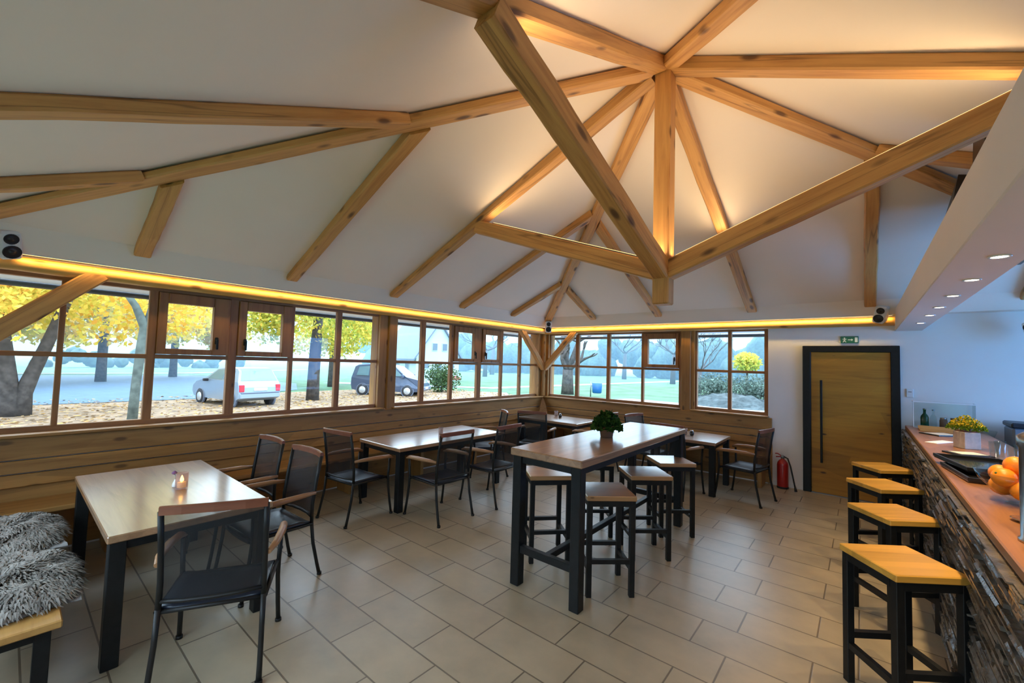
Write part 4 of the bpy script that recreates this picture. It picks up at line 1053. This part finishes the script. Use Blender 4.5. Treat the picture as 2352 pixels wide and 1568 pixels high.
for k, (x, y, s_, lb) in enumerate(((-34, 34, 1.2, 'bare grey tree in the fog left of the corner post'), (-40, 42, 1.4, 'bare grey tree in the fog beyond the casement right of the house'), (-22, 52, 1.3, 'bare grey tree in the fog beyond the wide window'), (-12, 44, 1.2, 'bare grey tree in the fog beyond the small casement'), (-2.5, 21, .62, 'bare branchy tree behind the stone mound'))):
    tree((x, y, GZ), [([(0, 0, 0), (.05, 0, 1.6 * s_), (.1, .1, 3 * s_)], [.28 * s_, .22 * s_, .17 * s_])], lb, None, 'twig', 70 + k, 4, 2.1 * s_, 5)
root = empty('tree', (-.43, 25, GZ), 0, 'small round yellow tree behind the stone mound', 'tree', 'trees outside the windows')
MB().tube([(0, 0, 0), (0, 0, 1.2), (.05, 0, 2.2)], [.1, .08, .05], 8).build('trunk', 'bark', root)
leaves('foliage', 1800, ball((0, 0, 2.55), .95, (1, 1, .8), .2), .2, 77, 'leaf_lime', root)
# shrubs and mound
def shrub(loc, r, sq, label, n, seed, mat='leaf_bush', size=.16):
    root = empty('shrub', loc, 0, label, 'shrub', 'shrubs outside'); MB().tube([(0, 0, 0), (.02, 0, r * .5)], [.06, .03], 7).build('stem', 'twig', root)
    leaves('foliage', n, ball((0, 0, r * sq[2] * .85), r, sq, .15), size, seed, mat, root)
shrub((-15.6, 10.4, GZ), 1.25, (1, 1.1, .85), 'dark green bush behind the nose of the blue van', 2600, 81)
shrub((-.9, 18.6, GZ), 1.25, (1.1, 1, .8), 'grey green shrub on the left of the stone mound', 2600, 82, 'leaf_grey')
shrub((1.2, 18.7, GZ), 1.35, (1.3, 1, .75), 'grey green shrub on the right of the stone mound', 2800, 83, 'leaf_grey')
mb = MB(); r_ = random.Random(9); vs = []; fs = []; n, m = 26, 8
for j in range(m + 1):
    for i in range(n):
        a = 2 * PI * i / n; q_ = (1 - j / m) ; hgt = .72 * (1 - q_ ** 2.0)
        vs.append((q_ * 2.5 * math.cos(a) * (1 + .15 * math.sin(3 * a)) + r_.uniform(-.1, .1), q_ * 1.1 * math.sin(a) + r_.uniform(-.08, .08), max(0, hgt + r_.uniform(-.09, .09)) if j else -.02))
for j in range(m):
    for i in range(n): fs.append((j * n + i, j * n + (i + 1) % n, (j + 1) * n + (i + 1) % n, (j + 1) * n + i))
mb.add(vs, fs); o = mb.build('stone_mound', 'fieldstone', loc=(.2, 17.4, GZ)); tag(o, 'grey stone mound with plants outside the small window near the door', 'mound')
def hedge(p0, p1, h, w, n, seed, label, mat):
    r_ = random.Random(seed); mb = MB(); d = Vector((p1[0] - p0[0], p1[1] - p0[1], 0))
    for k in range(n):
        c = Vector((*p0, GZ)) + d * ((k + r_.uniform(0, 1)) / n) + Vector((r_.uniform(-w, w), r_.uniform(-w, w), 0)); R_ = h * r_.uniform(.28, .5); zc = r_.uniform(.2, 1) * h - R_ * .4
        vs = []; fs = []; a, b = 14, 9; ph = [r_.uniform(0, 6) for _ in range(4)]
        for q1 in range(b + 1):
            for q2 in range(a):
                u, v = 2 * PI * q2 / a, PI * q1 / b
                rr_ = R_ * (1 + .16 * math.sin(3 * u + ph[0]) * math.sin(2 * v + ph[1]) + .10 * math.sin(5 * u + ph[2]) * math.sin(4 * v) + r_.uniform(-.08, .08) * (0 < q1 < b))
                vs.append((c.x + rr_ * math.sin(v) * math.cos(u), c.y + rr_ * math.sin(v) * math.sin(u), max(GZ - .02, c.z + max(zc, 0) + rr_ * math.cos(v))))
        for q1 in range(b):
            for q2 in range(a): fs.append((q1 * a + q2, q1 * a + (q2 + 1) % a, (q1 + 1) * a + (q2 + 1) % a, (q1 + 1) * a + q2))
        mb.add(vs, fs, True)
    o = mb.build('hedge', mat); tag(o, label, 'hedge', None, 'stuff')
hedge((-62, -50), (-66, 14), 2.1, 1.2, 60, 90, 'dark green hedge line far across the road behind the trees', 'hedge_green')
hedge((-75, 40), (-30, 66), 6.5, 2.5, 40, 91, 'misty line of trees beyond the green field on the left', 'hedge_green')
hedge((-28, 66), (34, 60), 6.0, 2.5, 46, 92, 'misty line of trees beyond the field behind the back wall windows', 'hedge_green')
# house
hd_ = Vector((-.81, .586, 0)).normalized(); rt = Vector((hd_.y, -hd_.x, 0))
HM = Matrix.Identity(4)
fx = (rt * .92 + hd_ * .40).normalized(); fy = Vector((-fx.y, fx.x, 0))
for j in range(3): HM[j][0] = fx[j]; HM[j][1] = fy[j]; HM[j][2] = (0, 0, 1)[j]
HM.translation = Vector((-24.6, 18.0, GZ)) + hd_ * 3.
root = empty('house', kind=None); root.matrix_world = HM; tag(root, 'pale gabled house beyond the van with a grey roof', 'house')
hw, hl, he, hr = 2.4, 9., 2.5, 5.9
MB().add([(-hw, 0, 0), (hw, 0, 0), (hw, 0, he), (0, 0, hr), (-hw, 0, he), (-hw, hl, 0), (hw, hl, 0), (hw, hl, he), (0, hl, hr), (-hw, hl, he)], [(0, 1, 2, 3, 4), (5, 6, 7, 8, 9), (0, 4, 9, 5), (1, 2, 7, 6)]).build('wall', 'house_wall', root)
sl = (hr - he) / hw
for sx in (-1, 1): MB().add([(sx * (hw + .4), -.3, he - .4 * sl), (0, -.3, hr), (0, hl + .3, hr), (sx * (hw + .4), hl + .3, he - .4 * sl)] + [(sx * (hw + .4), -.3, he - .4 * sl + .2), (0, -.3, hr + .22), (0, hl + .3, hr + .22), (sx * (hw + .4), hl + .3, he - .4 * sl + .2)], [(0, 1, 2, 3), (4, 5, 6, 7), (0, 1, 5, 4), (2, 3, 7, 6), (0, 3, 7, 4)]).build('roof', 'house_roof', root)
for x, z in ((-.45, 3.4), (.65, 3.4), (-1.3, 1.6), (.1, 1.6), (1.5, 1.6)):
    w_ = MB().box(x - .3, x + .3, -.06, .02, z - .4, z + .4).build('window', 'house_wall', root); MB().box(x - .25, x + .25, -.08, -.055, z - .34, z + .34).build('pane', 'window_dark', w_)
for y in (2., 4.5, 7.):
    w_ = MB().box(-hw - .06, -hw + .02, y - .45, y + .45, .9, 1.9).build('window', 'house_wall', root); MB().box(-hw - .08, -hw - .055, y - .38, y + .38, .97, 1.83).build('pane', 'window_dark', w_)
# litter bin
root = empty('litter_bin', (-7.5, 16.6, GZ), .3, 'blue litter bin on a post on the grass outside', 'bin')
MB().tube([(-.42, 0, 0), (-.42, 0, 1.0)], .035, 8).build('post', 'grey_metal', root); MB().lathe([(.25, .25), (.30, .3), (.33, .9), (.31, .92), (.001, .88)], 20).build('bucket', 'bin_blue', root)
MB().tube([(-.42, 0, .7), (-.28, 0, .7)], .02, 8).build('bracket', 'grey_metal', root)
root = empty('market_stall', (-19.2, 15.0, GZ), 0, 'small red and white folded stall far across the lawn', 'stall')
MB().tube([(0, 0, 0), (0, 0, .7)], .04, 8).build('pole', 'white_plastic', root); MB().lathe([(.42, .55), (.36, .75), (.05, .9)], 10).build('canopy', 'red_cloth', root)
# cars
def car(loc, heading, sil, W, wheels, wr, body, name, label, side_win, rear, front, roofz, belt, extra=None):
    root = empty(name, loc, math.atan2(heading[1], heading[0]), label, 'car')
    def wid(z): return W / 2 if z <= belt else W / 2 * (1 - .22 * (z - belt) / (roofz - belt))
    def w2(z): return wid(z) * (1 if z > .35 else .95)
    n = len(sil); mb = MB(); vs = []
    for f_, yy in ((-1, 0), (-.93, 0), (.93, 0), (1, 0)):
        for (x, z) in sil:
            k = 1.0 if abs(f_) < 1 else .965
            cxm = (sil[0][0] + max(p[0] for p in sil)) / 2
            vs.append((cxm + (x - cxm) * (1.0 if abs(f_) < 1 else .985), f_ * w2(z), z if abs(f_) < 1 else .75 + (z - .75) * .97))
    fs = [tuple(range(n))[::-1], tuple(3 * n + k for k in range(n))]
    for j in range(3):
        for k in range(n): fs.append((j * n + k, j * n + (k + 1) % n, (j + 1) * n + (k + 1) % n, (j + 1) * n + k))
    mb.add(vs, fs); mb.build('body', body, root)
    for pts in side_win:
        for s in (-1, 1):
            v = [(x, s * (wid(z) + .012 - .0), z) for x, z in pts]; v += [(x, s * (wid(z) - .05), z) for x, z in pts]; k = len(pts)
            MB().add(v, [tuple(range(k)), tuple(k + i for i in range(k))[::-1]] + [(i, (i + 1) % k, k + (i + 1) % k, k + i) for i in range(k)]).build('side_window', 'car_glass', root)
    for nm, ((x0, z0), (x1, z1), fr) in (('rear_window', rear), ('windscreen', front)):
        dx, dz = x1 - x0, z1 - z0; ln = math.hypot(dx, dz); nx, nz = -dz / ln, dx / ln
        if nz < 0: nx, nz = -nx, -nz
        o_ = .012; a, b = wid(z0) * fr, wid(z1) * fr
        v = [(x0 + nx * o_, -a, z0 + nz * o_), (x0 + nx * o_, a, z0 + nz * o_), (x1 + nx * o_, b, z1 + nz * o_), (x1 + nx * o_, -b, z1 + nz * o_)]
        v += [(x - nx * .05, y, z - nz * .05) for x, y, z in v]
        MB().add(v, [(0, 1, 2, 3), (7, 6, 5, 4), (0, 1, 5, 4), (1, 2, 6, 5), (2, 3, 7, 6), (3, 0, 4, 7)]).build(nm, 'car_glass', root)
    for x in wheels:
        for s in (-1, 1):
            M = Matrix.Translation((x, s * (W / 2 - .09), wr)) @ Matrix.Rotation(-s * PI / 2, 4, 'X')
            w_ = MB().lathe([(wr * .6, -.1), (wr * .97, -.09), (wr, -.05), (wr, .06), (wr * .96, .1), (wr * .66, .105)], 24, M=M).build('wheel', 'tyre', root)
            MB().lathe([(wr * .64, .095), (wr * .6, .115), (wr * .2, .108), (wr * .1, .12), (.005, .12)], 20, M=M).build('hubcap', 'alloy', w_)
            MB().lathe([(wr * 1.2, .0), (wr * 1.2, .085), (wr * 1.06, .088), (wr * 1.0, .02)], 24, M=M).build('wheel_arch', 'car_trim', root)
    if extra: extra(root, wid)
    return root
ca = [(0.03, .32), (0, .5), (.02, .72), (.10, .92), (.32, 1.30), (.50, 1.40), (.8, 1.43), (1.6, 1.42), (2.0, 1.36), (2.72, .96), (3.45, .82), (3.70, .66), (3.74, .45), (3.68, .26), (3.2, .22), (.3, .22)]
def ex1(root, wid):
    for s in (-1, 1): MB().cbox(-.015, .10, min(s * .62, s * .81), max(s * .62, s * .81), .62, .90, .02).build('tail_lamp', 'lamp_red', root)
    MB().cbox(-.045, .12, -.79, .79, .36, .56, .03).build('bumper', 'car_silver', root); MB().cbox(-.05, .0, -.76, .76, .56, .60, .008).build('bumper_strip', 'car_trim', root)
    MB().cbox(-.02, .02, -.26, .26, .66, .77, .004).build('number_plate', 'white_plastic', root)
    MB().tube([(.09, .0, .95), (.2, .1, 1.05)], .01, 6).build('wiper', 'black_plastic', root)
    for s in (-1, 1): MB().cbox(2.42, 2.55, min(s * .80, s * .98), max(s * .80, s * .98), .95, 1.07, .02).build('mirror', 'black_plastic', root)
h1 = Vector((-.985, -.17, 0))
ca = [(x, z * 1.1) for x, z in ca]
car(Vector((-12.94, -1.42, GZ)), h1, ca, 1.64, (.62, 3.06), .29, 'car_silver', 'car', 'silver hatchback parked on fallen leaves, seen from behind', [[(.45, 1.07), (.62, 1.45), (1.25, 1.48), (1.25, 1.07)], [(1.32, 1.07), (1.32, 1.48), (1.9, 1.45), (2.45, 1.08)]], ((.12, 1.05), (.33, 1.44), .88), ((2.68, 1.08), (2.04, 1.47), .88), 1.57, 1.03, ex1)
va = [(.05, .32), (.0, .6), (.03, 1.0), (.18, 1.62), (.35, 1.72), (1.0, 1.78), (2.2, 1.74), (2.55, 1.66), (3.25, 1.10), (3.95, .95), (4.12, .75), (4.14, .42), (4.05, .27), (3.5, .24), (.4, .24)]
def ex2(root, wid):
    for s in (-1, 1):
        MB().cbox(3.86, 4.13, min(s * .58, s * .80), max(s * .58, s * .80), .68, .86, .03).build('headlamp', 'headlamp', root)
        MB().cbox(3.0, 3.14, min(s * .84, s * 1.04), max(s * .84, s * 1.04), 1.05, 1.22, .02).build('mirror', 'car_blue', root)
    MB().cbox(3.98, 4.2, -.82, .82, .34, .56, .04).build('bumper', 'car_trim', root); MB().cbox(4.18, 4.205, -.26, .26, .42, .52, .004).build('number_plate', 'white_plastic', root)
    MB().box(.7, 2.9, .853, .866, .55, .62).box(.7, 2.9, -.866, -.853, .55, .62).build('side_trim', 'car_trim', root)
h2 = Vector((.823, .567, 0)).normalized()
car(Vector((-17.03, 5.17, GZ)), h2, va, 1.70, (.72, 3.32), .31, 'car_blue', 'van', 'blue family van parked by the tree, side view facing right', [[(.35, 1.12), (.45, 1.60), (1.05, 1.66), (1.05, 1.12)], [(1.12, 1.12), (1.12, 1.66), (2.0, 1.66), (2.0, 1.12)], [(2.07, 1.12), (2.07, 1.65), (2.5, 1.58), (3.05, 1.12)]], ((.08, 1.08), (.2, 1.6), .88), ((3.2, 1.13), (2.58, 1.63), .88), 1.78, 1.06, ex2)

# ------------------------------------------------------------------ fog bank, sky, daylight portals
m, nt, out = newmat('fog')
vs_ = N(nt, 'ShaderNodeVolumeScatter'); vs_.inputs['Color'].default_value = (.42, .70, 1, 1); vs_.inputs['Density'].default_value = .0075; vs_.inputs['Anisotropy'].default_value = .0
L(nt, vs_.outputs[0], out.inputs['Volume'])
pl_ = [(-150, -65), (-21, -65), (-21, 32), (40, 32), (40, 150), (-150, 150)]
mb = MB().add([(x, y, GZ - .1) for x, y in pl_] + [(x, y, 14) for x, y in pl_], [tuple(range(6))[::-1], tuple(range(6, 12))] + [(k, (k + 1) % 6, 6 + (k + 1) % 6, 6 + k) for k in range(6)])
tag(mb.build('fog', 'fog'), 'pale mist hanging over the road and the lawns outside', 'mist', None, 'stuff')
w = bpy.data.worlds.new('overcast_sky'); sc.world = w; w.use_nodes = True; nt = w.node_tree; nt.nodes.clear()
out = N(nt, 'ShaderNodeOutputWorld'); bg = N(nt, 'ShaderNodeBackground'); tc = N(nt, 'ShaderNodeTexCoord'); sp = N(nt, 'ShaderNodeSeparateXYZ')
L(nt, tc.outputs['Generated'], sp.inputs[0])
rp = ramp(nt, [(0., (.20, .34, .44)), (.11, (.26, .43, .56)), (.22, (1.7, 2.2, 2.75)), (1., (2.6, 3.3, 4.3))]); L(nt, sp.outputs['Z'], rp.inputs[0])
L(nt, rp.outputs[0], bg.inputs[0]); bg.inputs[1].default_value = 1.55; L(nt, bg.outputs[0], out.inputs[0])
def portal(loc, rot, sx, sy):
    la = bpy.data.lights.new('portal', 'AREA'); la.shape = 'RECTANGLE'; la.size = sx; la.size_y = sy; la.cycles.is_portal = True
    lo = bpy.data.objects.new('portal', la); COL.objects.link(lo); lo.location = loc; lo.rotation_euler = rot
HP = PI / 2
portal((-.2, -6.4, 1.82), (HP, 0, -HP), 4.1, 1.5); portal((-.2, -2.15, 1.82), (HP, 0, -HP), 4.0, 1.5)
portal((1.65, .2, 1.82), (HP, 0, PI), 3.0, 1.5); portal((3.97, .2, 1.82), (HP, 0, PI), 1.2, 1.5)
for a_, b_ in ((-3.2, -.5),): portal((R2 + .2, (a_ + b_) / 2, 1.67), (HP, 0, HP), b_ - a_, 1.65)
for a_, b_ in ((.9, 4.2), (4.6, 7.9)): portal(((a_ + b_) / 2, -R2 - .2, 1.62), (HP, 0, 0), b_ - a_, 1.75)

la = bpy.data.lights.new('window_daylight', 'AREA'); la.shape = 'RECTANGLE'; la.size = 2.6; la.size_y = 1.6; la.energy = 92; la.color = (.07, .34, 1.)  # added blue area lamp outside the unseen side window, tints the bar wall
lo = bpy.data.objects.new('window_daylight', la); COL.objects.link(lo); lo.location = (R2 + .45, -1.95, 1.75); lo.rotation_euler = (HP, 0, HP + .35)
# ------------------------------------------------------------------ camera
cam = bpy.data.cameras.new('camera'); co = bpy.data.objects.new('camera', cam); COL.objects.link(co)
yaw, pit, rol = (math.radians(a) for a in (39.82498, 2.80432, 1.68136))
F = Vector((-math.sin(yaw) * math.cos(pit), math.cos(yaw) * math.cos(pit), math.sin(pit)))
R0 = Vector((math.cos(yaw), math.sin(yaw), 0)); U0 = R0.cross(F)
Rt = R0 * math.cos(rol) + U0 * math.sin(rol); Up = Rt.cross(F)
Mc = Matrix.Identity(4)
for i, v in enumerate((Rt, Up, -F)):
    for j in range(3): Mc[j][i] = v[j]
Mc.translation = (CX, CY, CZ); co.matrix_world = Mc
cam.sensor_fit = 'HORIZONTAL'; cam.sensor_width = 36; cam.lens = 36 * 964.85378 / 2352; cam.clip_start = .05; cam.clip_end = 500
sc.camera = co
sc.view_settings.view_transform = 'Standard'; sc.view_settings.look = 'None'; sc.view_settings.gamma = 1; sc.view_settings.exposure = .74; sc.view_settings.use_curve_mapping = False
sc.cycles.use_denoising = True
sc.cycles.max_bounces = 10; sc.cycles.diffuse_bounces = 6; sc.cycles.transparent_max_bounces = 24; sc.cycles.volume_bounces = 1
sc.cycles.sample_clamp_indirect = 6
